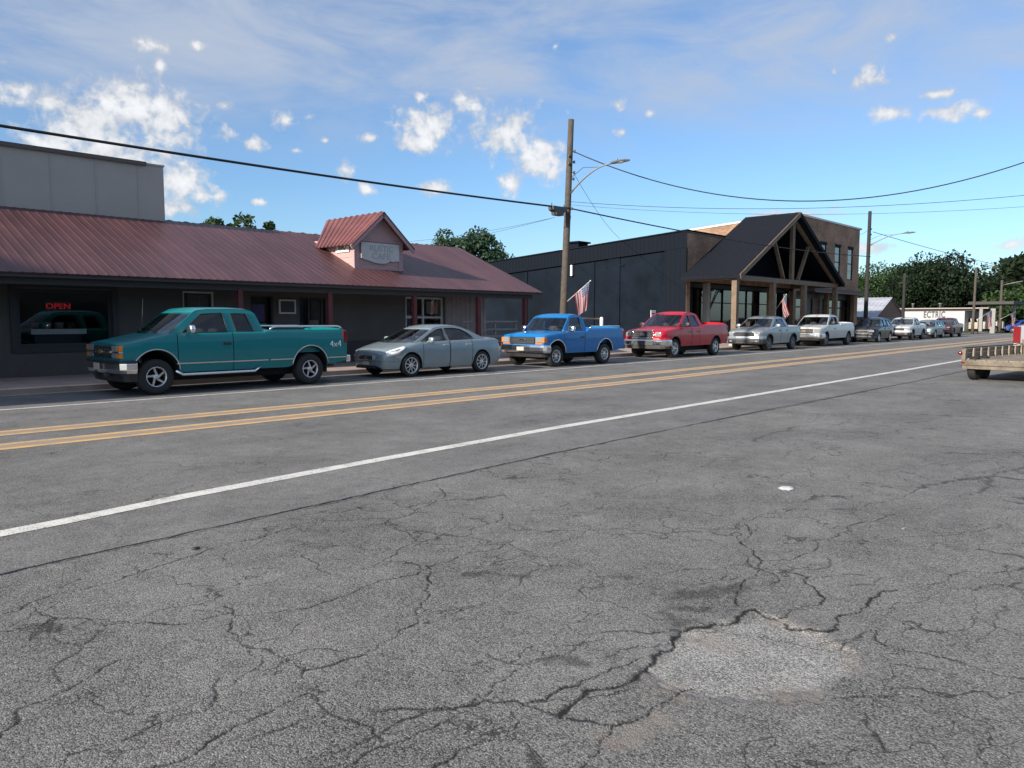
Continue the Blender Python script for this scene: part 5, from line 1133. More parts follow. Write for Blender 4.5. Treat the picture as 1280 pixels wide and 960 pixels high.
# ------------------------------------------------------------------ utility poles, lamps, cables
def pole(label, x, y, h, lean=(0, 0), r=(.15, .105), arm=None, insul=(), group='utility poles along the far kerb', zb=.1, m=WOODP):
    root = empty('utility_pole', label, 'utility pole', (x, y, zb), 0, group)
    t = MB(); n = 8; t.tube([(lean[0] * k / n, lean[1] * k / n, h * k / n) for k in range(n + 1)], [r[0] + (r[1] - r[0]) * k / n for k in range(n + 1)], 12); t.build('pole', m, root)
    for (z, dx, dy) in insul:
        t = MB(); px, py = lean[0] * z / h, lean[1] * z / h
        t.tube([(px, py, z), (px + dx * .8, py + dy * .8, z)], .012, 6); t.lathe_z([(.03, -.05), (.05, -.02), (.03, 0), (.05, .03), (.02, .06)], (px + dx, py + dy, z), 8); t.build('insulator', M['trim'], root)
    if arm:
        z0, z1, reach, dxr = arm
        def ax(t_): return (lean[0] * z0 / h + dxr * t_, lean[1] * z0 / h - .12 - (reach - .12) * t_, z0 + (z1 - z0) * math.sin(t_ * math.pi / 2) ** .9)
        a = MB(); a.tube([ax(k / 10) for k in range(11)], [.038 - .010 * k / 10 for k in range(11)], 8); ao = a.build('lamp_arm', GALV, root)
        b = MB(); p0 = ax(.33); b.tube([(lean[0] * .8, -.12, z1 - .32), (p0[0], p0[1] * .95, z1 - .02), ax(.72), ax(.98)], .012, 6); b.build('arm_brace', M['trim'], ao)
        e = ax(1.); d = Vector(e) - Vector(ax(.9)); d.normalize()
        l_ = MB(); 
        rs = []
        for s_, w, hh in ((0, .06, .05), (.08, .10, .07), (.3, .13, .075), (.6, .12, .06), (.72, .05, .03)):
            c = Vector(e) + d * s_; rs.append([(c.x - w, c.y, c.z + .02), (c.x - w * .6, c.y, c.z + hh), (c.x + w * .6, c.y, c.z + hh), (c.x + w, c.y, c.z + .02), (c.x + w * .7, c.y, c.z - .02), (c.x - w * .7, c.y, c.z - .02)])
        l_.rings(rs); c = Vector(e) + d * .22; l_.lathe_z([(.03, 0), (.035, .07), (.02, .08)], (c.x, c.y, c.z + .07), 8); lo = l_.build('lamp_head', GALV, ao, bevel=.006)
        g_ = MB(); c = Vector(e) + d * .36; g_.ell((c.x, c.y, c.z - .02), (.09, .2, .035), 10, 6); g_.build('lamp_lens', M['lens'], lo)
    return root
WOODD = mat('dark_pole', (.022, .022, .022), .9, var=.3, vscale=5)
P1X, P1Y = 23.15, 18.95
pole1 = pole('weathered wooden utility pole with a lamp arm, rising behind the blue pickup', P1X, P1Y, 9.15, (.50, 0.), (.155, .11), (6.35, 7.28, 1.80, .30), [(7.95, .14, -.12), (7.75, -.16, -.1), (7.45, -.16, -.1), (7.55, .16, -.1), (7.15, .16, -.12), (6.9, .14, -.12), (5.75, 0, -.2)])
P2X, P2Y = 60.1, 20.0
pole2 = pole('dark utility pole with a lamp arm at the right end of the brick hall', P2X, P2Y, 9.5, (.12, 0), (.16, .12), (7.0, 7.75, 2.3, .4), [(8.2, .15, -.1), (7.8, .15, -.1)], m=WOODD)
def polex(px, Y, py_top): q = at(px, py_top, Y); return q[0], q[2]
x3, z3 = polex(1219.5, 20.2, 334); pole('thin wooden pole with white fittings before the low white building', x3, 20.2, z3 - .1, (.35, 0), (.15, .1), None, [(z3 - 2.1, -.3, -.1), (z3 - 2.9, -.35, -.1), (z3 - 2.2, .3, -.1)])
x4, z4 = polex(1253, 20.6, 344); pole('plain grey pole with a thin arm before the forecourt canopy', x4, 20.6, z4 - .1, (0, 0), (.16, .13), (z4 - 1.3, z4 - .7, 4.2, .3))
x5, z5 = polex(1131, 21.6, 342); pole('dark slim pole standing out against the tall trees', x5, 21.6, z5 - .1, (0, 0), (.15, .11), m=WOODD)
sp = empty('sign_post', 'thin dark post close beside the thin wooden pole', 'post', (xat(1223.5, 20.0), 20.0, .1)); t = MB(); t.tube([(0, 0, 0), (0, 0, 2.4)], .045, 8); t.build('post', M['black'], sp); t = MB(); t.lathe_z([(.1, 0), (.1, .04), (.05, .06)], (0, 0, 0), 8); t.build('base', M['black'], sp)

def cable(label, a, b, sag, r, n=24, cat='cable', name='cable', group='overhead cables'):
    a, b = Vector(a), Vector(b); pts = []
    for k in range(n + 1):
        t_ = k / n; p_ = a.lerp(b, t_); p_.z -= sag * 4 * t_ * (1 - t_); pts.append(p_)
    m_ = MB(); m_.tube(pts, r, 6); o = m_.build(name, WIREM); tag(o, label, cat, group); return o
z1 = 5.86
cable('thick black cable coming from the upper left to the first wooden pole', (-14, 18.75, 5.95), (P1X + .33, P1Y - .16, z1), .32, .034)
cable('thick black cable from the first wooden pole across the brick hall to the second pole', (P1X + .33, P1Y - .16, z1), (P2X + .1, P2Y - .16, 6.28), .30, .027)
cable('drooping twisted cable from the top of the first pole over the road to the right', (P1X + .58, P1Y - .14, 8.02), (33.0, 2.0, 8.6), 2.45, .021, 40)
cable('thin upper wire of the level pair crossing the sky at the right', (P1X + .33, P1Y - .16, 6.12), (33.0, 2.0, 6.15), .55, .009, 30)
cable('thin lower wire of the level pair crossing the sky at the right', (P1X + .33, P1Y - .16, 6.0), (33.0, 2.0, 5.65), .48, .006, 30)
cable('service wire slanting from the first pole down to the charcoal side wall', (P1X + .55, P1Y - .12, 7.2), (40.72, 28.61, 6.72), .25, .009)
cable('thin wire from the splice box down to the back of the red roof', (22.6, 18.85, 5.45), (23.9, 29.5, 5.35), .12, .006)
cable('second thin wire fanning from the splice box towards the distant trees', (22.6, 18.85, 5.45), (30.0, 40.0, 5.7), .15, .006)
cable('loose thin wire sagging from the first pole towards the vent box', (P1X + .4, P1Y - .1, 5.6), (40.75, 33.5, 6.3), .7, .006)
cable('cable running on to the right from the second lamp arm', (P2X + .3, P2Y - .2, 8.1), (x4 + 40, 10.0, 7.4), 1.2, .020, 30)
cable('short wire between the second pole and the corner of the brick hall', (P2X + .1, P2Y + .1, 8.2), (69.3, 24.2, 8.9), .1, .009)
cable('thin wire along the row of far poles at the right edge', (x3 + .3, 20.1, z3 - 2.1), (x4, 20.5, z4 - 1.5), .15, .008)
sb = empty('splice_box', 'dark splice box hanging under the thick cable beside the first pole', 'splice box', (22.72, 18.82, 5.72)); t = MB()
t.prism([(-.42, .13), (.42, .13), (.40, -.02), (.22, -.08), (.20, -.20), (-.22, -.20), (-.24, -.08), (-.40, -.02)], 'y', -.13, .13); t.build('case', M['trim'], sb, bevel=.015)
for x in (-.36, .36, .5): t = MB(); t.tube([(x, 0, .1), (x, 0, .24)], .02, 6); t.build('hanger', M['trim'], sb)

# ------------------------------------------------------------------ flags
def flag_mat():
    m = bpy.data.materials.new('flag_cloth'); m.use_nodes = True; nt = m.node_tree; b = nt.nodes['Principled BSDF']; b.inputs['Roughness'].default_value = .8
    N = nt.nodes.new; L_ = nt.links.new
    uv = N('ShaderNodeUVMap'); sp_ = N('ShaderNodeSeparateXYZ'); L_(uv.outputs[0], sp_.inputs[0])
    def mth(op, a, c=None):
        n = N('ShaderNodeMath'); n.operation = op
        for i, v in enumerate((a, c)):
            if v is None: continue
            if isinstance(v, (int, float)): n.inputs[i].default_value = v
            else: L_(v, n.inputs[i])
        return n.outputs[0]
    u, v = sp_.outputs[0], sp_.outputs[1]
    red = mth('LESS_THAN', mth('MODULO', mth('MULTIPLY', v, 6.5), 1.), .5)
    can = mth('MULTIPLY', mth('LESS_THAN', u, .4), mth('GREATER_THAN', v, .4615))
    su = mth('MODULO', mth('MULTIPLY', u, 15.), 1.); sv = mth('MODULO', mth('MULTIPLY', mth('SUBTRACT', v, .4615), 9.3), 1.)
    dd = mth('ADD', mth('POWER', mth('SUBTRACT', su, .5), 2.), mth('POWER', mth('SUBTRACT', sv, .5), 2.)); star = mth('MULTIPLY', mth('LESS_THAN', dd, .07), can)
    x = N('ShaderNodeMix'); x.data_type = 'RGBA'; L_(red, x.inputs[0]); x.inputs[6].default_value = (.50, .49, .49, 1); x.inputs[7].default_value = (.36, .02, .04, 1)
    y = N('ShaderNodeMix'); y.data_type = 'RGBA'; L_(can, y.inputs[0]); L_(x.outputs[2], y.inputs[6]); y.inputs[7].default_value = (.03, .045, .14, 1)
    z = N('ShaderNodeMix'); z.data_type = 'RGBA'; L_(star, z.inputs[0]); L_(y.outputs[2], z.inputs[6]); z.inputs[7].default_value = (.5, .5, .5, 1)
    L_(z.outputs[2], b.inputs['Base Color'])
    t = N('ShaderNodeBsdfTranslucent'); L_(z.outputs[2], t.inputs[0]); ms = N('ShaderNodeMixShader'); ms.inputs[0].default_value = .4; L_(b.outputs[0], ms.inputs[1]); L_(t.outputs[0], ms.inputs[2]); L_(ms.outputs[0], nt.nodes['Material Output'].inputs[0])
    return m
FLAG = flag_mat(); FPOLE = mat('flag_pole', (.6, .6, .6), .4, .3)
def flag(label, base, tip, hoist, fly, seed=0, sway=(0., 0.)):
    base, tip = Vector(base), Vector(tip); root = empty('flag', label, 'flag', base, 0, 'national flags on angled staffs')
    t = MB(); t.tube([(0, 0, 0), tip - base], .016, 8); t.ell(tip - base, (.03, .03, .03), 8, 6); t.build('staff', FPOLE, root)
    d = (tip - base).normalized(); up_end = tip - base - d * .04; rj = random.Random(seed); nu, nv = 22, 14
    vs, fs, uvs = [], [], []; ph = rj.uniform(0, 6)
    side = d.cross(Vector((0, 0, 1))).normalized()
    for i in range(nu + 1):
        u = i / nu
        for j in range(nv + 1):
            v = j / nv                       # v = 1 at the canton edge (tip)
            p_ = up_end - d * hoist * (1 - v) * (1 - .42 * u ** .8)
            gather = -d * hoist * .15 * u
            p_ = p_ + Vector((sway[0] * u, sway[1] * u, -fly * u * (1 - .06 * (1 - v)))) + gather * .6
            p_ = p_ + side * (.07 * math.sin(v * 9 + ph + 2.2 * u) * (.25 + u)) + side * .05 * math.sin(5 * u + ph) * u
            vs.append(p_); uvs.append((u, v))
    for i in range(nu):
        for j in range(nv): a = i * (nv + 1) + j; fs.append((a, a + 1, a + nv + 2, a + nv + 1))
    me = bpy.data.meshes.new('cloth'); me.from_pydata(vs, [], fs); ul = me.uv_layers.new(name='UVMap')
    for l in me.loops: ul.data[l.index].uv = uvs[l.vertex_index]
    for p_ in me.polygons: p_.use_smooth = True
    me.materials.append(FLAG); o = bpy.data.objects.new('cloth', me); COL.objects.link(o); o.parent = root
    return root
flag('flag on an angled staff fixed to the first wooden pole, above the blue pickup', (23.3, 18.80, 2.32), at(738, 351, 18.0), .78, 1.05, 1, (-.12, 0.))
pxp = xat(966, PB)
flag('flag on an angled staff fixed to a timber porch post, above the silver pickup', (pxp + .05, PB - .17, 2.25), at(983, 368, 19.3), .80, 1.15, 2, (.35, 0.))
q = at(1229, 392, 19.4); flag('flag between the two right hand poles, before the low white building', (q[0] - .1, 19.95, 1.6), at(1240.5, 387.5, 18.9), .95, 1.7, 3, (.6, 0))
q = at(1258, 396, 19.0); flag('rightmost flag, beside the red tail light of the hitched pickup', (q[0], 19.6, 1.7), at(1269, 390, 18.6), .95, 1.5, 4, (.7, 0))

# ------------------------------------------------------------------ wooden trailer
PLY = mat('worn_boards', (.155, .13, .10), .85, var=.5, vscale=3., bump=.3, bscale=14); PLYD = mat('deck_boards', (.20, .165, .13), .9, var=.5, vscale=2.2, bump=.3, bscale=12); PLYL = mat('pale_stakes', (.23, .19, .145), .85, var=.5, vscale=3.); RUST = mat('rusty_steel', (.075, .055, .05), .8, .3, var=.4, vscale=6)
tz = R(-5)
tr = empty('utility_trailer', 'flat utility trailer with worn wooden side boards at the right edge', 'trailer', (23.35, 5.22, 0), tz, 'tow rig on the lot')
TL, TW = 5.2, 2.1
def TB(nm, m, *boxes, bevel=0, par=tr):
    t = MB()
    for b in boxes: t.box(*b)
    return t.build(nm, m, par, bevel=bevel)
for k in range(8): TB('deck_board', PLYD, (.06, TL, -TW + .04 + k * .255, -TW + .28 + k * .255, .50, .545))
TB('frame', RUST, (0, TL, -.10, -.02, .33, .50), (0, TL, -TW + .02, -TW + .10, .33, .50), (.0, .08, -TW + .1, -.1, .36, .50), (2., 2.08, -TW + .1, -.1, .36, .48), (4., 4.08, -TW + .1, -.1, .36, .48))
TB('rear_board', PLY, (-.05, -.002, -TW, 0, .30, .52), bevel=.006); TB('rear_strip', RUST, (-.056, -.05, -TW, 0, .385, .405))
for (y, s_) in ((0, 1), (-TW, -1)):
    for k in range(9): TB('stake', PLYL, (.03 + k * .62, .13 + k * .62, min(y, y + s_ * .04) - .06 * s_, max(y, y + s_ * .04) - .06 * s_, .50, .835))
    TB('side_board', PLYL, (.02, TL, min(y, y + s_ * .03), max(y, y + s_ * .03), .56, .71)); TB('side_board', PLYL, (.0, TL, min(y, y + s_ * .03), max(y, y + s_ * .03), .722, .82)); TB('top_rail', RUST, (0, TL, y - .03, y + .03, .84, .87))
TB('headboard', PLY, (TL - .06, TL - .02, -TW, 0, .55, 1.0))
t = MB(); t.ell((-.06, .06, .72), (.04, .055, .055), 10, 6); t.build('tail_lamp', M['redlens'], tr); TB('tail_lamp', M['redlens'], (-.09, -.02, -TW - .14, -TW - .02, .66, .78), bevel=.01); TB('corner_post', PLY, (-.02, .03, -.06, .035, .50, .82)); TB('marker_lamp', M['redlens'], (-.07, -.05, -.06, .02, .44, .49))
for x in (1.35, 2.1):
    for y, s_ in ((-.18, 1), (-TW + .18, -1)): wheel(tr, x - .75 if False else x - 1.0, y - .0, .31, .2, 'disc', 5, s_, .58, 'white')
t = MB(); t.bar((TL, -.4, .42), (TL + 1.3, -TW / 2, .46), .08, .1); t.bar((TL, -TW + .4, .42), (TL + 1.3, -TW / 2, .46), .08, .1); t.build('drawbar', RUST, tr)

# ------------------------------------------------------------------ litter
lit = MB(); q = G(983, 610); rs = []
lit.rings([[(q[0] + r * (1.0 + .2 * math.sin(3 * k)) * math.cos(k * math.pi / 7), q[1] + r * .9 * math.sin(k * math.pi / 7), z) for k in range(14)] for r, z in ((.07, -.012), (.08, -.002), (.06, .008), (.02, .012))])
tag(sharp(lit.build('paper_scrap', mat('paper_white', (.5, .5, .51), .6, bump=.4, bscale=30))), 'crumpled white scrap lying alone on the grey lot', 'litter')
q = G(245, 685); lit = MB(); lit.ell((q[0], q[1], -.004), (.03, .022, .014), 8, 6); tag(lit.build('pebble', M['black']), 'small black pebble near the left of the road edge', 'pebble')
q = G(1130, 659); lit = MB(); lit.box(q[0] - .03, q[0] + .035, q[1] - .012, q[1] + .012, -.014, -.004); tag(lit.build('wood_chip', PALE, bevel=.003), 'small pale chip on the lot right of the paper scrap', 'litter')

# ------------------------------------------------------------------ trees
def leafmat(name, c1, c2):
    m = bpy.data.materials.new(name); m.use_nodes = True; nt = m.node_tree; b = nt.nodes['Principled BSDF']; b.inputs['Roughness'].default_value = .6; b.inputs['Specular IOR Level'].default_value = .3
    g_ = nt.nodes.new('ShaderNodeNewGeometry'); r = nt.nodes.new('ShaderNodeMix'); r.data_type = 'RGBA'; r.inputs[6].default_value = (*c1, 1); r.inputs[7].default_value = (*c2, 1); nt.links.new(g_.outputs['Random Per Island'], r.inputs[0]); nt.links.new(r.outputs[2], b.inputs['Base Color'])
    t = nt.nodes.new('ShaderNodeBsdfTranslucent'); nt.links.new(r.outputs[2], t.inputs[0]); ms = nt.nodes.new('ShaderNodeMixShader'); ms.inputs[0].default_value = .35; nt.links.new(b.outputs[0], ms.inputs[1]); nt.links.new(t.outputs[0], ms.inputs[2]); nt.links.new(ms.outputs[0], nt.nodes['Material Output'].inputs[0])
    return m
LEAF = [leafmat('leaf_deep', (.006, .015, .006), (.018, .036, .013)), leafmat('leaf_mid', (.014, .034, .012), (.05, .095, .025)), leafmat('leaf_blue', (.016, .042, .026), (.055, .105, .055))]
BARK = mat('bark', (.07, .055, .045), .95, var=.3, bump=.5, bscale=8)
def crown(rj, h, w, n, leaf, z0, nclump, conic=0.):
    cl = []
    for _ in range(nclump):
        for _t in range(60):
            x, y, z = rj.uniform(-1, 1), rj.uniform(-1, 1), rj.uniform(-1, 1)
            if .25 < x * x + y * y + z * z < 1: break
        f = (1 - .75 * conic * (z + 1) / 2)
        cl.append((x * w * .40 * f, y * w * .40 * f, z0 + (h - z0) * (.5 + .42 * z), rj.uniform(.09, .24) * w * (1 - .35 * conic)))
    V = np.zeros((n * 4, 3), np.float32); rs = np.random.RandomState(rj.randint(0, 9999))
    ci = rs.randint(0, nclump, n); C_ = np.array(cl)[ci]
    d = rs.normal(size=(n, 3)); d /= np.linalg.norm(d, axis=1)[:, None]; rad = C_[:, 3] * rs.uniform(.35, 1.08, n) ** .6
    c = C_[:, :3] + d * rad[:, None] * np.array([1.1, 1.1, .85])
    a = rs.normal(size=(n, 3)); a /= np.linalg.norm(a, axis=1)[:, None]; b_ = np.cross(a, d + .4 * rs.normal(size=(n, 3))); b_ /= np.linalg.norm(b_, axis=1)[:, None]
    s_ = leaf * rs.uniform(.5, 1.25, n)[:, None]
    V[0::4] = c - a * s_; V[1::4] = c + b_ * s_ * .55; V[2::4] = c + a * s_; V[3::4] = c - b_ * s_ * .55
    return V, cl
def tree(label, x, y, h, w, seed, n=9000, leaf=.27, m=0, z0=None, nclump=34, conic=0., group='trees beyond the buildings', name='leafy_tree'):
    rj = random.Random(seed); root = empty(name, label, 'tree', (x, y, -.06), rj.uniform(0, 6), group); z0 = h * .22 if z0 is None else z0
    V, cl = crown(rj, h, w, n, leaf, z0, nclump, conic)
    me = bpy.data.meshes.new('crown'); me.vertices.add(len(V)); me.vertices.foreach_set('co', V.ravel()); me.loops.add(n * 4); me.loops.foreach_set('vertex_index', np.arange(n * 4, dtype=np.int32)); me.polygons.add(n); me.polygons.foreach_set('loop_start', np.arange(0, n * 4, 4, dtype=np.int32)); me.update(); me.materials.append(LEAF[m])
    o = bpy.data.objects.new('crown', me); COL.objects.link(o); o.parent = root
    t = MB(); t.tube([(0, 0, 0), (.1, 0, h * .25), (0, .1, h * .5), (.05, 0, h * .8)], [h * .03, h * .022, h * .015, h * .004], 8)
    for c in cl[:12]: t.tube([(0, 0, max(h * .2, c[2] * .45)), (c[0] * .5, c[1] * .5, c[2] * .78), c[:3]], [h * .011, h * .007, h * .002], 5)
    t.build('trunk', BARK, root); return root
def tree_at(px, dist, top_y, w, label, seed, **k):
    d = ray(px, 400); dh = math.hypot(d[0], d[1]); x, y = d[0] / dh * dist, d[1] / dh * dist
    depth = dist / math.hypot(1, (px - 640) / F); h = H + (396 - top_y) / F * depth * .97
    return tree(label, x, y, h, w, seed, **k)
tree_at(1096, 150, 322, 13, 'light green tree just right of the brick hall', 21, m=1)
tree_at(1118, 165, 330, 14, 'tree behind the slim dark pole', 22)
tree_at(1150, 140, 318, 11, 'tall dark tree left of the gap in the treeline', 23, n=11000)
tree_at(1176, 138, 313, 12, 'tallest tree, its ragged right side reaching over the low white building', 24, n=11000)
tree_at(1205, 190, 362, 12, 'lower paler tree in the gap of the treeline', 25, m=1)
tree_at(1230, 150, 333, 15, 'rounded dark tree behind the two right hand poles', 26, n=11000)
tree_at(1258, 155, 333, 12, 'dark tree with the highest top at the right edge', 27, n=11000)
tree_at(1284, 130, 352, 11, 'bright green tree cut by the right edge of the view', 28, m=1)
tree_at(1165, 175, 352, 15, 'dark low tree filling the treeline behind the lettered wall', 29)
tree_at(1290, 70, 318, 5, 'tree whose leaf tips show at the right edge under the cable', 30, n=3000, z0=5.)
tree_at(560, 88, 276, 6.5, 'pointed dark green tree left of the pair behind the red roof', 31, n=4500, leaf=.24, m=2, conic=.6, z0=3)
tree_at(592, 86, 270, 7.5, 'fuller dark tree right of the pair behind the red roof', 32, n=5500, leaf=.25, m=2, conic=.3, z0=3)
tree_at(619, 92, 290, 6, 'small tree where the red roof meets the charcoal building', 33, n=3500, leaf=.24, m=2, conic=.3, z0=2)
tree_at(262, 66, 243, 3.2, 'left one of two leafy tops showing above the red roof', 34, n=2200, leaf=.24, m=1, nclump=14)
tree_at(300, 66, 250, 4.2, 'wider leafy top above the middle of the red roof', 35, n=3000, leaf=.24, m=1, nclump=16)
tree_at(335, 66, 255, 3., 'lowest leafy top above the red roof', 36, n=1800, leaf=.22, m=1, nclump=10)
nb_ = empty('shade_building', 'tall plain brick building out of view up the street on the left', 'building', (-26, 27, 0)); t = MB(); t.box(-40, -12.5, 20.2, 34, 0, 10.6); B(t, 'wall', BRK, nb_); t = MB(); t.box(-40.2, -12.3, 20.0, 34.2, 10.6, 10.9); B(t, 'coping', CAPW, nb_)  # unseen block added at the left to cast clean street shade
nb2 = empty('reflection_row', 'low brick shop row out of view across the lot behind the viewer', 'building', (25, -26, 0)); t = MB(); t.box(-14, 64, -34, -23, 0, 6.2); B(t, 'wall', STUC, nb2)  # unseen row added so the windows reflect something dark
for k in range(12): t = MB(); t.box(-12 + 6.3 * k, -7.5 + 6.3 * k, -23.0, -22.95, .6, 3.0); B(t, 'window', DFR, nb2)
for k in range(5): tree('shade tree number out of view behind the shop row'.replace(' number', ''), -8 + 17 * k, -42, 11, 10, 60 + k, n=1500, leaf=.7, group='shade trees behind the shop row')  # unseen backdrop trees added to darken the window reflections

# grass verge at the far end
gv = MB(); rg = random.Random(4)
for _ in range(5200):
    x = rg.uniform(84, 108); y = KERB + bend(x) + rg.uniform(.2, 5.); a = rg.uniform(0, 6.28); h_ = rg.uniform(.05, .17); w_ = .03
    gv.add([(x - w_ * math.cos(a), y - w_ * math.sin(a), .1), (x + w_ * math.cos(a), y + w_ * math.sin(a), .1), (x + rg.uniform(-.05, .05), y + rg.uniform(-.05, .05), .15 + h_)], [(0, 1, 2)])
tag(gv.build('grass_verge', LEAF[1], merge=False, fixn=False), 'short grass along the far end of the road', 'grass', kind='stuff')

# ------------------------------------------------------------------ sky, sun, camera
SUN_AZ, SUN_EL = (-.999, .045), R(24)
w = bpy.data.worlds.new('World'); SC.world = w; w.use_nodes = True; nt = w.node_tree; N = nt.nodes; Lk = nt.links
bg = N['Background']; bg.inputs['Strength'].default_value = SKY_STR
sky = N.new('ShaderNodeTexSky'); sky.sky_type = 'NISHITA'; sky.sun_disc = False; sky.sun_elevation = SUN_EL; sky.sun_rotation = math.atan2(SUN_AZ[0], SUN_AZ[1]); sky.air_density = 1.0; sky.dust_density = .7; sky.ozone_density = 2.2; sky.altitude = 100
def mth(op, a, b_=None, c=None):
    n = N.new('ShaderNodeMath'); n.operation = op
    for i, v in enumerate((a, b_, c)):
        if v is None: continue
        if isinstance(v, (int, float)): n.inputs[i].default_value = v
        else: Lk.new(v, n.inputs[i])
    return n.outputs[0]
def vm(op, a, b_):
    n = N.new('ShaderNodeVectorMath'); n.operation = op
    for i, v in enumerate((a, b_)):
        if isinstance(v, tuple): n.inputs[i].default_value = v
        else: Lk.new(v, n.inputs[i])
    return n
tc = N.new('ShaderNodeTexCoord'); sp_ = N.new('ShaderNodeSeparateXYZ'); Lk.new(tc.outputs['Generated'], sp_.inputs[0])
az = mth('MULTIPLY', mth('ARCTAN2', sp_.outputs[1], sp_.outputs[0]), 57.2958); el = mth('MULTIPLY', mth('ARCSINE', sp_.outputs[2]), 57.2958)
cb = N.new('ShaderNodeCombineXYZ'); Lk.new(az, cb.inputs[0]); Lk.new(el, cb.inputs[1]); pv = cb.outputs[0]
def azel(px, py):
    d = ray(px, py); d = d / np.linalg.norm(d); return math.degrees(math.atan2(d[1], d[0])), math.degrees(math.asin(d[2]))
def nz(scale, det, ro, vec, dist=0.):
    n = N.new('ShaderNodeTexNoise'); n.inputs['Scale'].default_value = scale; n.inputs['Detail'].default_value = det; n.inputs['Roughness'].default_value = ro; n.inputs['Distortion'].default_value = dist; Lk.new(vec, n.inputs['Vector']); return n
BL = [(105, 155, 75, 48), (165, 128, 60, 40), (205, 150, 52, 50), (60, 125, 55, 24), (150, 195, 95, 40), (228, 225, 42, 36), (60, 185, 40, 22), (25, 112, 34, 12), (192, 58, 24, 11), (200, 84, 11, 24), (245, 58, 13, 8), (176, 52, 14, 7),
      (355, 150, 21, 15), (386, 146, 11, 10), (281, 132, 13, 7), (282, 168, 20, 13), (318, 180, 20, 11), (371, 188, 10, 6), (431, 212, 17, 18), (456, 236, 15, 12), (278, 245, 15, 10), (325, 252, 14, 6), (215, 262, 40, 14), (460, 172, 16, 8), (405, 176, 10, 6),
      (540, 160, 46, 32), (528, 178, 34, 16), (592, 130, 26, 17), (634, 168, 44, 34), (675, 195, 40, 34), (640, 228, 22, 20), (612, 180, 20, 14), (545, 236, 24, 10), (525, 122, 13, 14), (600, 110, 14, 7), (690, 215, 16, 22), (625, 150, 20, 12),
      (772, 131, 17, 14), (813, 142, 10, 7), (778, 166, 15, 8), (1112, 142, 34, 12), (1178, 140, 38, 13), (1226, 142, 15, 9), (1080, 98, 26, 16), (988, 92, 6, 15), (1042, 90, 9, 11), (1116, 46, 12, 9), (695, 58, 11, 9), (730, 72, 6, 5), (1170, 118, 30, 7), (1260, 163, 9, 6), (1060, 168, 6, 5),
      (985, 270, 50, 9), (900, 288, 46, 10), (1270, 305, 30, 11), (940, 280, 34, 7), (1090, 310, 26, 10), (4, 78, 10, 6), (345, 92, 8, 4)]
acc = None
for (x, y, rx, ry) in BL:
    if rx < 8.5: continue
    a, e = azel(x, y); a2, _ = azel(x + rx, y); _, e2 = azel(x, y + ry)
    s_ = vm('SUBTRACT', pv, (a, e, 0.)); k = vm('MULTIPLY', s_.outputs[0], (1 / abs(a2 - a), 1 / abs(e2 - e), 0.)); l_ = vm('LENGTH', k.outputs[0], (0, 0, 0)).outputs['Value']
    if rx < 22: l_ = mth('ADD', l_, .34 if rx < 12 else .22)
    acc = l_ if acc is None else mth('MINIMUM', acc, l_)
def smooth(v, a, b_):
    r = N.new('ShaderNodeMapRange'); r.interpolation_type = 'SMOOTHSTEP'; r.inputs[1].default_value = a; r.inputs[2].default_value = b_; Lk.new(v, r.inputs[0]); return r.outputs[0]
n1 = nz(.42, 7, .56, pv, .3); n2 = nz(1.25, 6, .55, pv, .4)
fld = mth('ADD', mth('SUBTRACT', 1.22, acc), mth('ADD', mth('MULTIPLY', mth('SUBTRACT', n1.outputs['Fac'], .5), 2.2), mth('MULTIPLY', mth('SUBTRACT', n2.outputs['Fac'], .5), 1.9)))
cum = smooth(fld, .06, 1.05)
# high thin cloud
mp = N.new('ShaderNodeMapping'); mp.inputs['Rotation'].default_value = (0, 0, R(14)); mp.inputs['Scale'].default_value = (.03, .10, 1); Lk.new(pv, mp.inputs[0])
ci = nz(1., 9, .62, mp.outputs[0], .6)
mp2 = N.new('ShaderNodeMapping'); mp2.inputs['Rotation'].default_value = (0, 0, R(-58)); mp2.inputs['Scale'].default_value = (.09, .30, 1); Lk.new(pv, mp2.inputs[0])
ci2 = nz(1., 9, .6, mp2.outputs[0], .8)
c1 = mth('MULTIPLY', smooth(mth('ADD', mth('MULTIPLY', ci.outputs['Fac'], .62), mth('MULTIPLY', ci2.outputs['Fac'], .38)), .33, .64), smooth(el, 9.5, 17.5))
ca = mth('MULTIPLY', c1, .95)
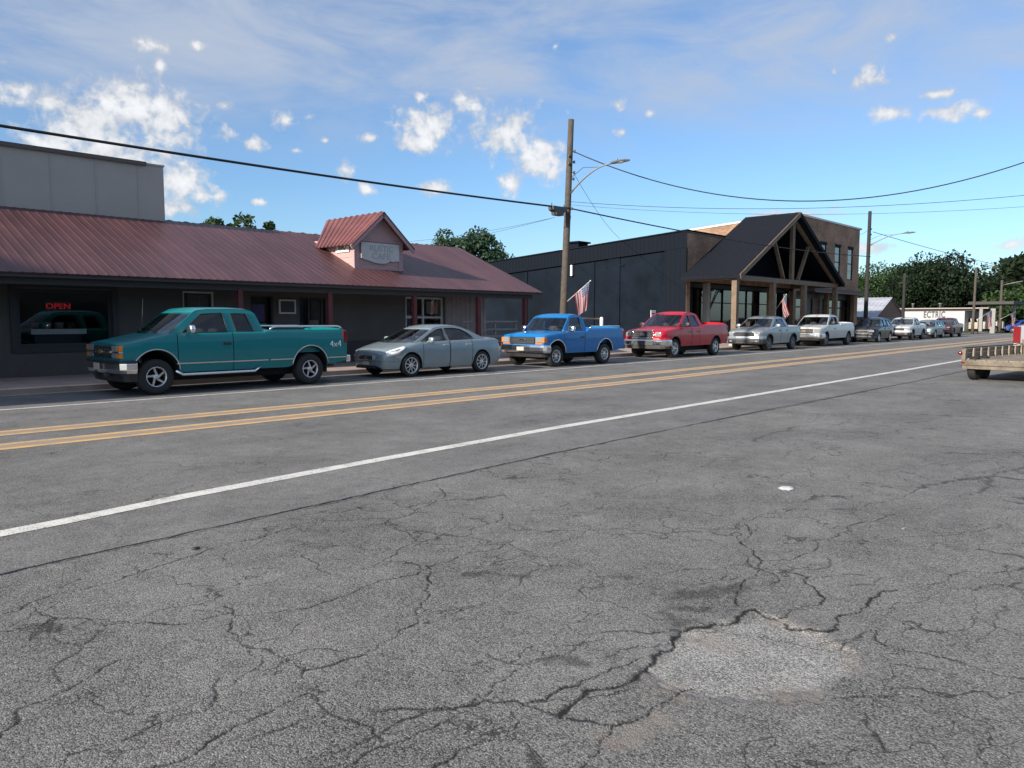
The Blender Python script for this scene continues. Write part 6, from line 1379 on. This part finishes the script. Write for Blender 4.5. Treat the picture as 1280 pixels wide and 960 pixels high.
# shading inside the cumulus
sh_ = nz(.42, 5, .5, vm('ADD', pv, (-.5, .6, 0.)).outputs[0], .4)
br = mth('ADD', mth('MULTIPLY', smooth(fld, .2, 1.5), .30), mth('ADD', mth('MULTIPLY', smooth(mth('SUBTRACT', n1.outputs['Fac'], sh_.outputs['Fac']), -.3, .3), .18), .58))
cc = N.new('ShaderNodeVectorMath'); cc.operation = 'SCALE'; cc.inputs[0].default_value = CUM_COL; Lk.new(br, cc.inputs['Scale'])
mx1 = N.new('ShaderNodeMix'); mx1.data_type = 'RGBA'; Lk.new(ca, mx1.inputs[0]); mx1.inputs[7].default_value = CIR_COL
gm = N.new('ShaderNodeVectorMath'); gm.operation = 'MULTIPLY'; Lk.new(sky.outputs[0], gm.inputs[0]); gm.inputs[1].default_value = SKY_TINT
Lk.new(gm.outputs[0], mx1.inputs[6])
mx2 = N.new('ShaderNodeMix'); mx2.data_type = 'RGBA'; Lk.new(mth('MULTIPLY', cum, .95), mx2.inputs[0]); Lk.new(mx1.outputs[2], mx2.inputs[6]); Lk.new(cc.outputs[0], mx2.inputs[7])
Lk.new(mx2.outputs[2], bg.inputs['Color'])
sd = bpy.data.lights.new('sun', 'SUN'); sd.energy = SUN_STR; sd.angle = R(1.2); sd.color = (1., .90, .76); so = bpy.data.objects.new('sun', sd); COL.objects.link(so)
v = Vector((SUN_AZ[0] * math.cos(SUN_EL), SUN_AZ[1] * math.cos(SUN_EL), math.sin(SUN_EL))); so.rotation_euler = v.to_track_quat('Z', 'Y').to_euler(); so.location = (0, 0, 60)
cam = bpy.data.cameras.new('camera'); cam.sensor_width = 36; cam.sensor_fit = 'HORIZONTAL'; cam.lens = F / 1280 * 36; cam.clip_end = 6000; cam.clip_start = .05
co = bpy.data.objects.new('camera', cam); COL.objects.link(co)
co.matrix_world = Matrix(((_rt[0], _up[0], -_fw[0], 0), (_rt[1], _up[1], -_fw[1], 0), (_rt[2], _up[2], -_fw[2], H), (0, 0, 0, 1)))
SC.camera = co
vs = SC.view_settings; vs.view_transform = 'Standard'; vs.look = 'None'; vs.exposure = EXPOSURE; vs.gamma = 1; vs.use_curve_mapping = False
